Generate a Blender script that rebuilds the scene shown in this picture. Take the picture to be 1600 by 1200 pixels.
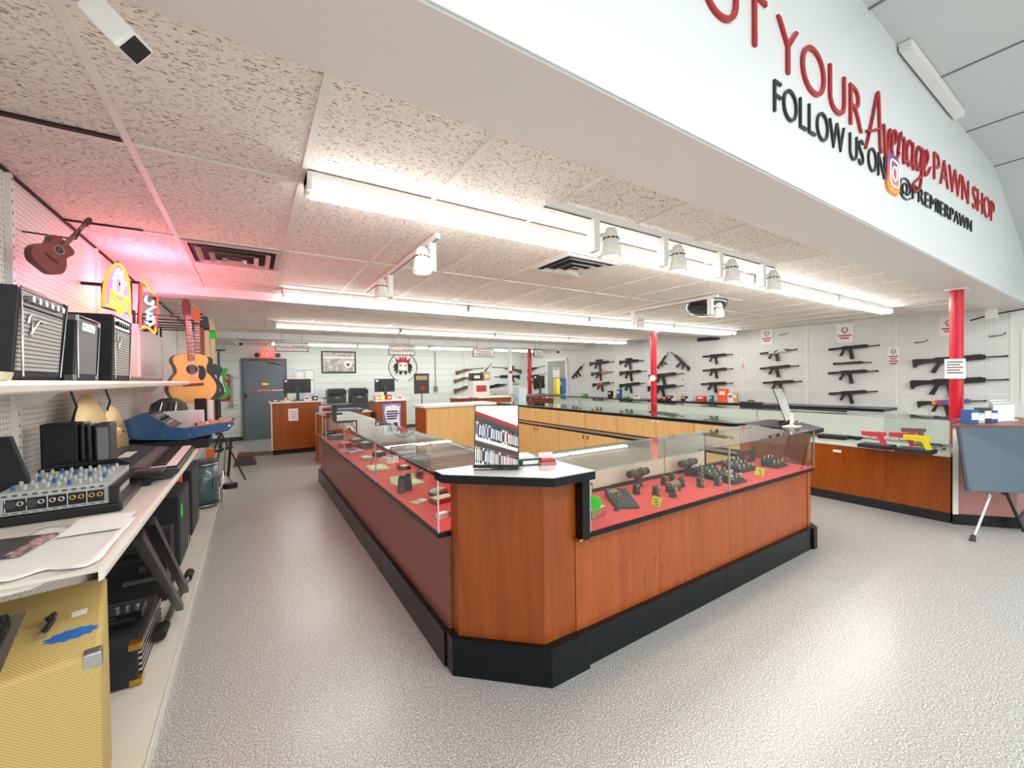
import bpy, bmesh, math, random
from mathutils import Vector, Matrix
for o in list(bpy.data.objects): bpy.data.objects.remove(o)
SC = bpy.context.scene; COL = SC.collection
random.seed(7)
# ---------------- camera ----------------
FPX, YAW, PITCH, ROLL, EYE = 639.6, .56717, -.014603, -.013785, Vector((0, 0, 1.5))
FW = Vector((math.sin(YAW)*math.cos(PITCH), math.cos(YAW)*math.cos(PITCH), math.sin(PITCH)))
_r = Vector((math.cos(YAW), -math.sin(YAW), 0)); _u = _r.cross(FW)
RT = _r*math.cos(ROLL) + _u*math.sin(ROLL); UP = -_r*math.sin(ROLL) + _u*math.cos(ROLL)
cam = bpy.data.objects.new('camera', bpy.data.cameras.new('camera')); COL.objects.link(cam)
m = Matrix((RT, UP, -FW)).transposed().to_4x4(); m.translation = EYE; cam.matrix_world = m
cam.data.sensor_width = 36; cam.data.lens = FPX/1600*36; cam.data.clip_start = .02; cam.data.clip_end = 60
SC.camera = cam
# ---------------- look, world ----------------
SC.view_settings.view_transform = 'Standard'; SC.view_settings.look = 'None'
SC.view_settings.gamma = 1; SC.view_settings.use_curve_mapping = False
SC.view_settings.exposure = 0.47
w = bpy.data.worlds.new('world'); SC.world = w; w.use_nodes = True
w.node_tree.nodes['Background'].inputs[0].default_value = (.9, .95, 1, 1)
w.node_tree.nodes['Background'].inputs[1].default_value = .35
SC.cycles.max_bounces = 8; SC.cycles.diffuse_bounces = 4; SC.cycles.glossy_bounces = 4
SC.cycles.transparent_max_bounces = 24; SC.cycles.transmission_bounces = 6
SC.cycles.use_denoising = True; SC.cycles.sample_clamp_indirect = 6
CEIL = 2.455; TUBE = 20.0
def area(name, loc, size, power, rot=(0, 0, 0), col=(1, 1, 1)):
    l = bpy.data.lights.new(name, 'AREA'); l.shape = 'RECTANGLE'; l.size, l.size_y = size
    l.energy = power; l.color = col
    o = bpy.data.objects.new(name, l); o.location = loc; o.rotation_euler = rot; COL.objects.link(o); return o
# ceiling fluorescents of the front sales room, and its shop window behind the camera
area('front_room_strip_light', (1.2, -1.2, 3.7), (5.0, .35), 68)
area('front_room_strip_light', (6.0, -1.2, 3.7), (5.0, .35), 68)
area('front_room_strip_light', (1.2, -3.6, 3.7), (5.0, .35), 72)
area('front_room_strip_light', (6.0, -3.6, 3.7), (5.0, .35), 72)
area('shop_window_daylight', (4.2, -5.3, 1.7), (6.5, 2.2), 60, (math.radians(90), 0, 0), (.93, .97, 1))
# ---------------- materials ----------------
def lin(c):
    if isinstance(c, str): c = [int(c[i:i+2], 16)/255 for i in (0, 2, 4)]
    return tuple(x/12.92 if x <= .04045 else ((x+.055)/1.055)**2.4 for x in c) + (1,)
MATS = {}
def mat(name, col, rough=.5, metal=0, emit=None, es=1, spec=None, bump=None, noise=None, coat=0):
    """bump=(scale, strength); noise=(scale, second colour, low, high)"""
    if name in MATS: return MATS[name]
    m = bpy.data.materials.new(name); m.use_nodes = True; MATS[name] = m
    t = m.node_tree; b = t.nodes['Principled BSDF']
    b.inputs['Base Color'].default_value = lin(col); b.inputs['Roughness'].default_value = rough
    b.inputs['Metallic'].default_value = metal
    if spec is not None: b.inputs['Specular IOR Level'].default_value = spec
    if coat: b.inputs['Coat Weight'].default_value = coat; b.inputs['Coat Roughness'].default_value = .08
    if emit: b.inputs['Emission Color'].default_value = lin(emit); b.inputs['Emission Strength'].default_value = es
    if noise or bump:
        tc = t.nodes.new('ShaderNodeTexCoord')
    if noise:
        n = t.nodes.new('ShaderNodeTexNoise'); n.inputs['Scale'].default_value = noise[0]; n.inputs['Detail'].default_value = 4
        t.links.new(tc.outputs['Object'], n.inputs['Vector'])
        r = t.nodes.new('ShaderNodeValToRGB'); r.color_ramp.elements[0].position = noise[2]; r.color_ramp.elements[1].position = noise[3]
        r.color_ramp.elements[0].color = lin(col); r.color_ramp.elements[1].color = lin(noise[1])
        t.links.new(n.outputs['Fac'], r.inputs['Fac']); t.links.new(r.outputs['Color'], b.inputs['Base Color'])
    if bump:
        n = t.nodes.new('ShaderNodeTexNoise'); n.inputs['Scale'].default_value = bump[0]; n.inputs['Detail'].default_value = 3
        t.links.new(tc.outputs['Object'], n.inputs['Vector'])
        q = t.nodes.new('ShaderNodeBump'); q.inputs['Strength'].default_value = bump[1]; q.inputs['Distance'].default_value = .002
        t.links.new(n.outputs['Fac'], q.inputs['Height']); t.links.new(q.outputs['Normal'], b.inputs['Normal'])
    return m
def nodes(m): return m.node_tree, m.node_tree.nodes['Principled BSDF']
def mathn(t, op, a, b=None, c=None):
    n = t.nodes.new('ShaderNodeMath'); n.operation = op
    for i, v in enumerate((a, b, c)):
        if v is None: continue
        if isinstance(v, (int, float)): n.inputs[i].default_value = v
        else: t.links.new(v, n.inputs[i])
    return n.outputs[0]
def wood(name, c1, c2, knots=True, rough=.32, axis='Z', scale=1.0):
    m = mat(name, c1, rough); t, b = nodes(m)
    tc = t.nodes.new('ShaderNodeTexCoord'); mp = t.nodes.new('ShaderNodeMapping')
    s = [9*scale]*3; s['XYZ'.index(axis)] = .7*scale; mp.inputs['Scale'].default_value = s
    t.links.new(tc.outputs['Object'], mp.inputs['Vector'])
    n = t.nodes.new('ShaderNodeTexNoise'); n.inputs['Scale'].default_value = 1.6; n.inputs['Detail'].default_value = 6; n.inputs['Roughness'].default_value = .6
    n.inputs['Distortion'].default_value = 1.2 if knots else .3
    t.links.new(mp.outputs['Vector'], n.inputs['Vector'])
    r = t.nodes.new('ShaderNodeValToRGB'); r.color_ramp.elements[0].position = .3; r.color_ramp.elements[1].position = .72
    r.color_ramp.elements[0].color = lin(c2); r.color_ramp.elements[1].color = lin(c1)
    t.links.new(n.outputs['Fac'], r.inputs['Fac'])
    if knots:
        mp2 = t.nodes.new('ShaderNodeMapping'); s = [22*scale]*3; s['XYZ'.index(axis)] = 3.4*scale; mp2.inputs['Scale'].default_value = s
        t.links.new(tc.outputs['Object'], mp2.inputs['Vector'])
        n2 = t.nodes.new('ShaderNodeTexNoise'); n2.inputs['Scale'].default_value = 1.1; n2.inputs['Detail'].default_value = 3
        t.links.new(mp2.outputs['Vector'], n2.inputs['Vector'])
        wv = mathn(t, 'GREATER_THAN', n2.outputs['Fac'], .69)
        mx = t.nodes.new('ShaderNodeMix'); mx.data_type = 'RGBA'; t.links.new(mathn(t, 'MULTIPLY', wv, .55), mx.inputs[0])
        t.links.new(r.outputs['Color'], mx.inputs[6]); mx.inputs[7].default_value = lin('5a2008')
        t.links.new(mx.outputs[2], b.inputs['Base Color'])
    else: t.links.new(r.outputs['Color'], b.inputs['Base Color'])
    return m
def pegmat(name, col, rough=.45, plane='YZ', pitch=.0254, base='slats'):
    m = mat(name, col, rough); t, b = nodes(m)
    tc = t.nodes.new('ShaderNodeTexCoord'); sp = t.nodes.new('ShaderNodeSeparateXYZ'); t.links.new(tc.outputs['Object'], sp.inputs[0])
    def cell(o):
        f = mathn(t, 'FRACT', mathn(t, 'DIVIDE', o, pitch)); return mathn(t, 'POWER', mathn(t, 'SUBTRACT', f, .5), 2.0)
    d = mathn(t, 'ADD', cell(sp.outputs[plane[0]]), cell(sp.outputs[plane[1]]))
    h = mathn(t, 'LESS_THAN', d, .034)
    mx = t.nodes.new('ShaderNodeMix'); mx.data_type = 'RGBA'; t.links.new(h, mx.inputs[0])
    mx.inputs[6].default_value = lin(col); mx.inputs[7].default_value = lin('8c8984'); t.links.new(mx.outputs[2], b.inputs['Base Color'])
    return m
def glassmat(name, tint='f4fbf8', refl=1.0, rough=.0, ior=1.5):
    m = bpy.data.materials.new(name); m.use_nodes = True; MATS[name] = m; t = m.node_tree
    for n in list(t.nodes):
        if n.type != 'OUTPUT_MATERIAL': t.nodes.remove(n)
    out = [n for n in t.nodes if n.type == 'OUTPUT_MATERIAL'][0]
    tr = t.nodes.new('ShaderNodeBsdfTransparent'); tr.inputs[0].default_value = lin(tint)
    gl = t.nodes.new('ShaderNodeBsdfGlossy'); gl.inputs['Roughness'].default_value = rough; gl.inputs[0].default_value = (refl, refl, refl, 1)
    fr = t.nodes.new('ShaderNodeFresnel'); fr.inputs[0].default_value = ior
    ge = t.nodes.new('ShaderNodeNewGeometry')
    mx = t.nodes.new('ShaderNodeMixShader'); t.links.new(mathn(t, 'MULTIPLY', fr.outputs[0], mathn(t, 'SUBTRACT', 1.0, ge.outputs['Backfacing'])), mx.inputs[0])
    t.links.new(tr.outputs[0], mx.inputs[1]); t.links.new(gl.outputs[0], mx.inputs[2]); t.links.new(mx.outputs[0], out.inputs[0])
    return m
def ray(px, py): return FW+(px-800)/FPX*RT+(600-py)/FPX*UP
def on(px, py, x=None, y=None, z=None):
    """the point of a real plane (a wall, a shelf, a table top) behind a photo pixel"""
    v = ray(px, py)
    if x is not None: k = x/v.x
    elif y is not None: k = y/v.y
    else: k = (z-EYE.z)/v.z
    return EYE+k*v
def on_gunwall(px, py, off=.05):
    v = ray(px, py); return EYE+(9.64-off)/(v.x+.0945*v.y)*v
# ---------------- mesh helpers ----------------
class MB:
    def __init__(s): s.v = []; s.f = []; s.sm = []
    def add(s, vs, fs, smooth=False, M=None):
        n = len(s.v); s.v += [tuple(M @ Vector(v)) if M is not None else tuple(v) for v in vs]
        s.f += [[i+n for i in f] for f in fs]; s.sm += [smooth]*len(fs); return s
    def box(s, x0, y0, z0, x1, y1, z1, M=None):
        v = [(x, y, z) for z in (z0, z1) for y in (y0, y1) for x in (x0, x1)]
        return s.add(v, [(0, 2, 3, 1), (4, 5, 7, 6), (0, 1, 5, 4), (2, 6, 7, 3), (0, 4, 6, 2), (1, 3, 7, 5)], M=M)
    def bar(s, p, q, w, h=None, roll=0):
        """square bar between two points"""
        h = h or w; p = Vector(p); q = Vector(q); d = q-p; L = d.length
        M = Matrix.Translation(p) @ d.to_track_quat('Z', 'X').to_matrix().to_4x4() @ Matrix.Rotation(roll, 4, 'Z')
        return s.box(-w/2, -h/2, 0, w/2, h/2, L, M)
    def cyl(s, p, q, r, r2=None, n=14, smooth=True, cap=True):
        r2 = r if r2 is None else r2; p = Vector(p); q = Vector(q); d = q-p; L = d.length
        M = Matrix.Translation(p) @ d.to_track_quat('Z', 'X').to_matrix().to_4x4()
        vs = [(r*math.cos(a), r*math.sin(a), 0) for a in [2*math.pi*i/n for i in range(n)]] + [(r2*math.cos(a), r2*math.sin(a), L) for a in [2*math.pi*i/n for i in range(n)]]
        s.add(vs, [(i, (i+1) % n, (i+1) % n+n, i+n) for i in range(n)], smooth, M)
        if cap: s.add(vs, [tuple(range(n))[::-1], tuple(range(n, 2*n))], False, M)
        return s
    def tube(s, pts, r, n=8, closed=False):
        pts = [Vector(p) for p in pts]; N = len(pts); rings = []; up = None
        for i, p in enumerate(pts):
            a = pts[(i-1) % N] if (closed or i > 0) else p; b = pts[(i+1) % N] if (closed or i < N-1) else p
            d = (b-a).normalized()
            if up is None: up = d.orthogonal().normalized()
            up = (up-d*up.dot(d)).normalized(); sd = d.cross(up)
            rings.append([tuple(p+r*(math.cos(2*math.pi*k/n)*up+math.sin(2*math.pi*k/n)*sd)) for k in range(n)])
        vs = [v for g in rings for v in g]; M = N if closed else N-1
        fs = [(i*n+k, i*n+(k+1) % n, ((i+1) % N)*n+(k+1) % n, ((i+1) % N)*n+k) for i in range(M) for k in range(n)]
        s.add(vs, fs, True)
        if not closed: s.add(rings[0], [tuple(range(n))[::-1]]); s.add(rings[-1], [tuple(range(n))])
        return s
    def prism(s, poly, h0, h1, plane='XY', M=None, smooth=False):
        """polygon extruded along the third axis"""
        def P(a, b, c): return {'XY': (a, b, c), 'XZ': (a, c, b), 'YZ': (c, a, b)}[plane]
        n = len(poly); vs = [P(a, b, h0) for a, b in poly]+[P(a, b, h1) for a, b in poly]
        s.add(vs, [tuple(range(n))[::-1], tuple(range(n, 2*n))], False, M)
        return s.add(vs, [(i, (i+1) % n, (i+1) % n+n, i+n) for i in range(n)], smooth, M)
    def lathe(s, prof, n=20, M=None, smooth=True):
        vs = [(r*math.cos(2*math.pi*k/n), r*math.sin(2*math.pi*k/n), z) for r, z in prof for k in range(n)]
        fs = [(i*n+k, i*n+(k+1) % n, (i+1)*n+(k+1) % n, (i+1)*n+k) for i in range(len(prof)-1) for k in range(n)]
        return s.add(vs, fs, smooth, M)
    def build(s, name, m, parent=None, bevel=0, loc=None, rot=None):
        me = bpy.data.meshes.new(name); me.from_pydata(s.v, [], s.f); me.update()
        me.polygons.foreach_set('use_smooth', s.sm)
        bm = bmesh.new(); bm.from_mesh(me); bmesh.ops.recalc_face_normals(bm, faces=bm.faces); bm.to_mesh(me); bm.free()
        if m: me.materials.append(MATS[m] if isinstance(m, str) else m)
        o = bpy.data.objects.new(name, me); COL.objects.link(o)
        if parent: o.parent = parent
        if loc: o.location = loc
        if rot: o.rotation_euler = rot
        if bevel:
            b = o.modifiers.new('bevel', 'BEVEL'); b.width = bevel; b.segments = 2; b.limit_method = 'ANGLE'
        return o
def tag(o, label=None, cat=None, group=None, kind=None):
    if label: o['label'] = label
    if cat: o['category'] = cat
    if group: o['group'] = group
    if kind: o['kind'] = kind
    return o
def thing(name, label, cat, loc=(0, 0, 0), rz=0, group=None, rot=None):
    o = bpy.data.objects.new(name, None); COL.objects.link(o); o.empty_display_size = .05
    o.location = loc; o.rotation_euler = rot or (0, 0, rz); return tag(o, label, cat, group)
def struct(name, mb, m, **k): return tag(mb.build(name, m, **k), kind='structure')
def dup(root, loc=None, rot=None, label=None, group=None, scale=None):
    r = root.copy(); COL.objects.link(r)
    if loc is not None: r.location = loc
    if rot is not None: r.rotation_euler = rot
    if scale is not None: r.scale = scale
    if label: r['label'] = label
    if group: r['group'] = group
    for ch in list(root.children):
        c = ch.copy(); COL.objects.link(c); c.parent = r
        for g in list(ch.children):
            d = g.copy(); COL.objects.link(d); d.parent = c
    return r
def ell(cx, cy, rx, ry, n=24, a0=0, a1=360):
    full = abs(a1-a0) >= 360; N = n if full else n+1
    return [(cx+rx*math.cos(math.radians(a0+(a1-a0)*i/n)), cy+ry*math.sin(math.radians(a0+(a1-a0)*i/n))) for i in range(N)]
def text_mesh(s, w=None, h=None, ext=.001, bold=0):
    """lettering as a mesh in the XY plane, fitted to width w and height h, lower left at the origin"""
    c = bpy.data.curves.new('lettering', 'FONT'); c.body = s; c.extrude = 0; c.offset = bold; c.resolution_u = 7
    o = bpy.data.objects.new('lettering', c); COL.objects.link(o); bpy.context.view_layer.update()
    me = bpy.data.meshes.new_from_object(o.evaluated_get(bpy.context.evaluated_depsgraph_get()))
    vs = [v.co.copy() for v in me.vertices]; fs = [list(p.vertices) for p in me.polygons]
    bpy.data.objects.remove(o); bpy.data.curves.remove(c); bpy.data.meshes.remove(me)
    x0 = min(v.x for v in vs); x1 = max(v.x for v in vs); y0 = min(v.y for v in vs); y1 = max(v.y for v in vs)
    sx = w/(x1-x0) if w else None; sy = h/(y1-y0) if h else None; sx = sx or sy; sy = sy or sx
    return [((v.x-x0)*sx, (v.y-y0)*sy, ext) for v in vs], fs
def put_text(mb, s, origin, xdir, ydir, w=None, h=None, ext=.001):
    """lettering on a face: origin = lower left, xdir/ydir unit vectors of the face"""
    vs, fs = text_mesh(s, w, h, 0); X = Vector(xdir); Y = Vector(ydir); N = X.cross(Y); O = Vector(origin)
    mb.add([O+X*a+Y*b+N*ext for a, b, c in vs], fs); return mb
# base materials
mat('white_paint', 'e8e8e4', .5); mat('black_plastic', '16171a', .35); mat('black_matte', '1c1d20', .7); mat('chrome', 'c8c8c8', .18, 1)
mat('white_plastic', 'eeeeea', .35); mat('black_laminate', '0a1216', .3, spec=.3); mat('grey_metal', '8a8c8e', .35, .8); mat('dark_grey', '3a3d40', .5)
mat('paper', 'f2f1ee', .7); mat('red_felt', 'e04848', .85); mat('brass', 'c8a24a', .3, 1); mat('red_paint', 'c8102a', .25)
mat('neon_green', '28e818', .6); mat('gold', 'd8b468', .28, 1); mat('silver', 'd8d8d8', .22, 1); mat('ink', '222222', .7); mat('redink', 'b02838', .7)
mat('blue', '2a5c9c', .5); mat('yellow', 'f0d820', .5); mat('brown_felt', '4a3c38', .8); mat('dark_brown', '3a2420', .5); mat('orange', 'e06a28', .5)
mat('green', '1e9c38', .4); mat('grey_paint', '6c7678', .45)
wood('cherry', 'b05a22', '98461a'); wood('cherry_deep', 'a0500e', '863c08'); wood('maple', 'e2bd80', 'd4a868', knots=False, rough=.4, scale=1.4)
glassmat('glass'); glassmat('glass_top', 'dfe9e6', ior=2.0)
# ---------------- room shell ----------------
fl = mat('speckled_floor', '9aa0a4', .26, spec=.5)
t, b = nodes(fl); tc = t.nodes.new('ShaderNodeTexCoord')
n = t.nodes.new('ShaderNodeTexNoise'); n.inputs['Scale'].default_value = 160; n.inputs['Detail'].default_value = 2; t.links.new(tc.outputs['Object'], n.inputs['Vector'])
r = t.nodes.new('ShaderNodeValToRGB'); t.links.new(n.outputs['Fac'], r.inputs['Fac']); cr = r.color_ramp
cr.elements[0].position = .34; cr.elements[0].color = lin('787b7e'); cr.elements[1].position = .64; cr.elements[1].color = lin('e2e0da')
for p, c in ((.42, '9a9b9b'), (.55, 'aaa9a6')):
    e = cr.elements.new(p); e.color = lin(c)
v = t.nodes.new('ShaderNodeTexVoronoi'); v.inputs['Scale'].default_value = 95; t.links.new(tc.outputs['Object'], v.inputs['Vector'])
mx = t.nodes.new('ShaderNodeMix'); mx.data_type = 'RGBA'; t.links.new(mathn(t, 'LESS_THAN', v.outputs['Distance'], .16), mx.inputs[0])
t.links.new(r.outputs['Color'], mx.inputs[6]); mx.inputs[7].default_value = lin('dedede'); t.links.new(mx.outputs[2], b.inputs['Base Color'])
bp = t.nodes.new('ShaderNodeBump'); bp.inputs['Strength'].default_value = .25; bp.inputs['Distance'].default_value = .001
t.links.new(n.outputs['Fac'], bp.inputs['Height']); t.links.new(bp.outputs['Normal'], b.inputs['Normal'])
XL = -.9
def XR(y): return 9.64-.0945*y
struct('floor', MB().prism([(XL-.1, -5.5), (10.6, -5.5), (10.6, 1.2), (9.2, 12.7), (XL-.1, 12.7)], -.1, 0), 'speckled_floor')
# acoustic tiles
ct = mat('ceiling_tile', 'e6ddd4', .9); t, b = nodes(ct); tc = t.nodes.new('ShaderNodeTexCoord')
mp = t.nodes.new('ShaderNodeMapping'); mp.inputs['Scale'].default_value = (60, 150, 60); t.links.new(tc.outputs['Object'], mp.inputs['Vector'])
n = t.nodes.new('ShaderNodeTexNoise'); n.inputs['Scale'].default_value = 1; n.inputs['Detail'].default_value = 3; n.inputs['Distortion'].default_value = .6; t.links.new(mp.outputs['Vector'], n.inputs['Vector'])
r = t.nodes.new('ShaderNodeValToRGB'); r.color_ramp.elements[0].position = .36; r.color_ramp.elements[0].color = lin('9a8c7e'); r.color_ramp.elements[1].position = .43; r.color_ramp.elements[1].color = lin('faf0e6')
t.links.new(n.outputs['Fac'], r.inputs['Fac']); t.links.new(r.outputs['Color'], b.inputs['Base Color'])
bp = t.nodes.new('ShaderNodeBump'); bp.inputs['Strength'].default_value = .6; bp.inputs['Distance'].default_value = .004
t.links.new(r.outputs['Color'], bp.inputs['Height']); t.links.new(bp.outputs['Normal'], b.inputs['Normal'])
struct('ceiling', MB().box(XL, 1.3, CEIL, 9.7, 12.6, CEIL+.1), 'ceiling_tile')
mat('tee_bar', 'efeae4', .5)
g = MB(); TX = [-.39+.61*k for k in range(17)]; TY = [2.20, 3.42, 4.64, 6.1, 7.36, 8.57, 10.2, 11.4]
for x in TX: g.box(x-.012, 1.33, CEIL-.008, x+.012, 12.5, CEIL+.001)
for y in TY: g.box(XL, y-.012, CEIL-.007, XR(y)-.01, y+.012, CEIL+.001)
struct('trim_1', g, 'tee_bar')
# shell walls
mat('wall_white', 'e2e8e6', .5, bump=(40, .15))
pegmat('pegboard_left', 'eeeae6', plane='YZ'); pegmat('pegboard_right', 'e4e8e6', plane='YZ')
struct('wall_left', MB().box(XL-.1, -5.5, 0, XL, 12.6, 3.9), 'pegboard_left')
wr = struct('wall_right', MB().box(0, 1.12, 0, .1, 12.9, 3.9), 'pegboard_right', loc=(9.64, 0, 0), rot=(0, 0, math.atan(.0945)))
struct('wall_right_plain', MB().box(9.53, -5.5, 0, 9.65, 1.16, 3.9), 'wall_white')
blk = mat('painted_block', 'dde6e2', .5); t, b = nodes(blk); tc = t.nodes.new('ShaderNodeTexCoord'); sp = t.nodes.new('ShaderNodeSeparateXYZ'); t.links.new(tc.outputs['Object'], sp.inputs[0])
j = mathn(t, 'LESS_THAN', mathn(t, 'FRACT', mathn(t, 'DIVIDE', sp.outputs['Z'], .203)), .05)
mx = t.nodes.new('ShaderNodeMix'); mx.data_type = 'RGBA'; t.links.new(j, mx.inputs[0]); mx.inputs[6].default_value = lin('dde6e2'); mx.inputs[7].default_value = lin('b4beba'); t.links.new(mx.outputs[2], b.inputs['Base Color'])
struct('wall_back', MB().box(XL, 12.5, 0, 9.3, 12.6, 2.6), 'painted_block')
struct('wall_front', MB().box(XL, -5.5, 0, 9.6, -5.4, 3.9), 'wall_white')
# pegboard seams on the gun wall and upright posts on the left wall
g = MB()
for y in (1.14, 2.4, 3.7, 4.9, 6.08, 7.25, 8.35, 9.4, 10.5): g.box(-.012, (y)/math.cos(.0942)-.012+.9*.0, 0, 0, y/math.cos(.0942)+.012, 2.45)
g.box(-.01, 1.14, 1.155, 0, 9.4, 1.17)
struct('trim_2', g, 'white_plastic', loc=(9.64, 0, 0), rot=(0, 0, math.atan(.0945)))
g = MB()
for y in (.3, 1.52, 2.74, 3.96, 5.18, 6.4, 7.6): g.box(XL, y-.014, .04, XL+.018, y+.014, 2.44)
struct('trim_3', g, 'white_plastic')
g = MB(); 
for y in (.3, 1.52, 2.74, 3.96, 5.18, 6.4, 7.6):
    for k in range(0, 96, 2): g.box(XL+.0181, y-.004, .06+k*.025, XL+.0186, y+.004, .06+k*.025+.013)
struct('trim_4', g, 'dark_grey')
# big front soffit with the lettering, second and third beams
SOF = 2.43
mat('soffit_paint', 'e0e6e6', .3, coat=.2)
mat('soffit_under', 'ebe6e2', .45)
f = MB()
f.prism([(XL, SOF), (9.6, SOF), (9.3, 2.78), (8.6, 3.2), (7.3, 3.7), (6.9, 3.8), (XL, 3.8)], .96, 1.33, 'XZ')
struct('trim_5', f, 'soffit_paint')
struct('trim_6', MB().box(XL, .97, SOF-.006, 9.5, 1.345, SOF), 'soffit_under')
struct('trim_7', MB().box(XL, 5.12, 2.365, XR(5.2), 5.42, 2.5), 'soffit_paint')
struct('trim_8', MB().box(XL, 9.4, 2.33, XR(9.5), 9.75, 2.5), 'soffit_paint')
# front room ceiling: flat then sloping down to the right
mat('upper_tile', 'cfd4d2', .8, bump=(60, .3))
struct('ceiling_front', MB().prism([(XL, 3.75), (7.0, 3.75), (8.6, 3.2), (9.6, 2.6), (9.6, 2.72), (8.6, 3.32), (7.0, 3.87), (XL, 3.87)], -5.5, .97, 'XZ'), 'upper_tile')
g = MB()
for x in [-.4+1.22*k for k in range(7)]: g.box(x-.008, -5.4, 3.742, x+.008, .96, 3.751)
for y in (.36, -.86, -2.08, -3.3): g.box(XL, y-.008, 3.742, 7.0, y+.008, 3.751)
struct('trim_9', g, 'grey_metal')
# ceiling-height gap strips along the wall heads
struct('trim_10', MB().box(XL, 1.33, 2.438, XL+.008, 12.5, CEIL), 'black_matte')
# baseboard under the back wall
struct('baseboard_back', MB().box(XL, 12.48, 0, 8.4, 12.5, .1), 'dark_grey')

# ---------------- fluorescent strip fixtures ----------------
mat('tube_glow', 'ffffff', .5, emit='fffdf8', es=TUBE); mat('fixture_white', 'f0efea', .35)
mat('tube_glow_dim', 'ffffff', .5, emit='fffdf8', es=TUBE*.8)
def strip(x0, x1, y, z, label, nseg=1, group='fluorescent ceiling strips'):
    r = thing('fluorescent_light', label, 'ceiling light', ((x0+x1)/2, y, z), group=group); c = (x0+x1)/2; a, b_ = x0-c, x1-c
    MB().prism([(-.07, 0), (.07, 0), (.055, -.045), (-.055, -.045)], a, b_, 'YZ').build('housing', 'fixture_white', r)
    MB().box(a, -.07, -.075, a+.02, .07, 0).build('end_bracket', 'fixture_white', r); MB().box(b_-.02, -.07, -.075, b_, .07, 0).build('end_bracket', 'fixture_white', r)
    for dy in (-.038, .038):
        MB().cyl((a+.025, dy, -.065), (b_-.025, dy, -.065), .019, n=10).build('tube', 'tube_glow', r)
    return r
first = ['nearest', 'second', 'third', 'fourth']
for row, (x0, x1, y, n, nm) in enumerate(((.22, 7.92, 2.12, 4, 'nearest ceiling row'),
        (.28, 8.75, 4.86, 4, 'second ceiling row, just before the middle beam'), (.33, 8.4, 7.56, 4, 'third ceiling row, behind the middle beam'), (.4, 8.2, 11.2, 4, 'farthest ceiling row, near the back wall'))):
    L = (x1-x0)/n
    for k in range(n):
        pos = ('leftmost', 'second from left', 'third from left', 'rightmost')[k]
        strip(x0+k*L+.01, x0+(k+1)*L-.01, y, CEIL-.008, 'white fluorescent strip, %s in the %s' % (pos, nm))
r = thing('ceiling_light', 'long white boxed light on the upper ceiling against the lettered fascia', 'ceiling light', (4.5, .92, 3.745))
MB().prism([(-.035, 0), (.035, 0), (.03, -.05), (-.03, -.05)], -.72, .72, 'YZ').build('housing', 'fixture_white', r)
MB().box(-.7, -.025, -.056, .7, .025, -.0505).build('diffuser', 'white_plastic', r)
# vents
def vent(x, y, z, sx, sy, label, m='white_plastic'):
    r = thing('ceiling_vent', label, 'vent', (x, y, z))
    q = MB()
    q.box(-sx/2, -sy/2, -.012, -sx/2+.03, sy/2, 0).box(sx/2-.03, -sy/2, -.012, sx/2, sy/2, 0).box(-sx/2+.03, -sy/2, -.012, sx/2-.03, -sy/2+.03, 0).box(-sx/2+.03, sy/2-.03, -.012, sx/2-.03, sy/2, 0)
    q.build('frame', m, r)
    MB().box(-sx/2+.03, -sy/2+.03, -.003, sx/2-.03, sy/2-.03, -.001).build('opening', 'black_matte', r)
    for k, (u, zz) in enumerate(((.78, -.012), (.52, -.022), (.26, -.03))):
        a, c = sx/2*u, sy/2*u; q = MB()
        for (x0, y0, x1, y1, X0, Y0, X1, Y1) in ((-a, -c, a, -c, a-.03, -c+.03, -a+.03, -c+.03), (-a, c, a, c, a-.03, c-.03, -a+.03, c-.03), (-a, -c, -a, c, -a+.03, c-.03, -a+.03, -c+.03), (a, -c, a, c, a-.03, c-.03, a-.03, -c+.03)):
            q.add([(x0, y0, zz-.012), (x1, y1, zz-.012), (X0, Y0, zz+.006), (X1, Y1, zz+.006)], [(0, 1, 2, 3)]); q.add([(x0, y0, zz-.009), (x1, y1, zz-.009), (X0, Y0, zz+.009), (X1, Y1, zz+.009)], [(3, 2, 1, 0)])
        q.build('louver', m, r)
    return r
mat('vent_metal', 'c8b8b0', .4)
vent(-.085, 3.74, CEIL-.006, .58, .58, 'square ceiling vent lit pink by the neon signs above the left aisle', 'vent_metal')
vent(2.35, 2.66, CEIL-.006, .58, .5, 'square ceiling vent between the track lights over the island')
vent(3.0, .3, 3.745, .5, .5, 'square vent in the upper ceiling above the lettered fascia')
# ---------------- lettering on the soffit ----------------
FY = .957
def soffit_text(name, s, x0, x1, z0, h, m, label, lift=.003, slope=0):
    q = MB(); vs, fs = text_mesh(s, x1-x0, h, 0, -.016)
    top = [(a+x0, FY-lift, b+z0+slope*a) for a, b, c in vs]; q.add(top, fs); q.add([(a, FY+.004, c) for a, b, c in top], fs)
    # rim of the cut letters
    ed = {}
    for ff in fs:
        for i in range(len(ff)):
            a, b_ = ff[i], ff[(i+1) % len(ff)]; k = (min(a, b_), max(a, b_)); ed.setdefault(k, []).append((a, b_))
    nn = len(vs); base = top+[(a, FY+.004, c) for a, b, c in top]
    q.add(base, [(p[0][0], p[0][1], p[0][1]+nn, p[0][0]+nn) for p in ed.values() if len(p) == 1])
    return tag(q.build(name, m), label, 'sign')
mat('letter_red', 'a8141c', .35); mat('letter_black', '151a1c', .35)
soffit_text('wall_lettering', 'NOT', 1.22, 2.0, 2.945, .24, 'letter_red', 'red cut letters NOT on the white fascia, cropped by the top of the photo', .01)
soffit_text('wall_lettering', 'YOUR', 2.1, 3.13, 2.94, .24, 'letter_red', 'red cut letters YOUR on the white fascia', .01)
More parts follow.
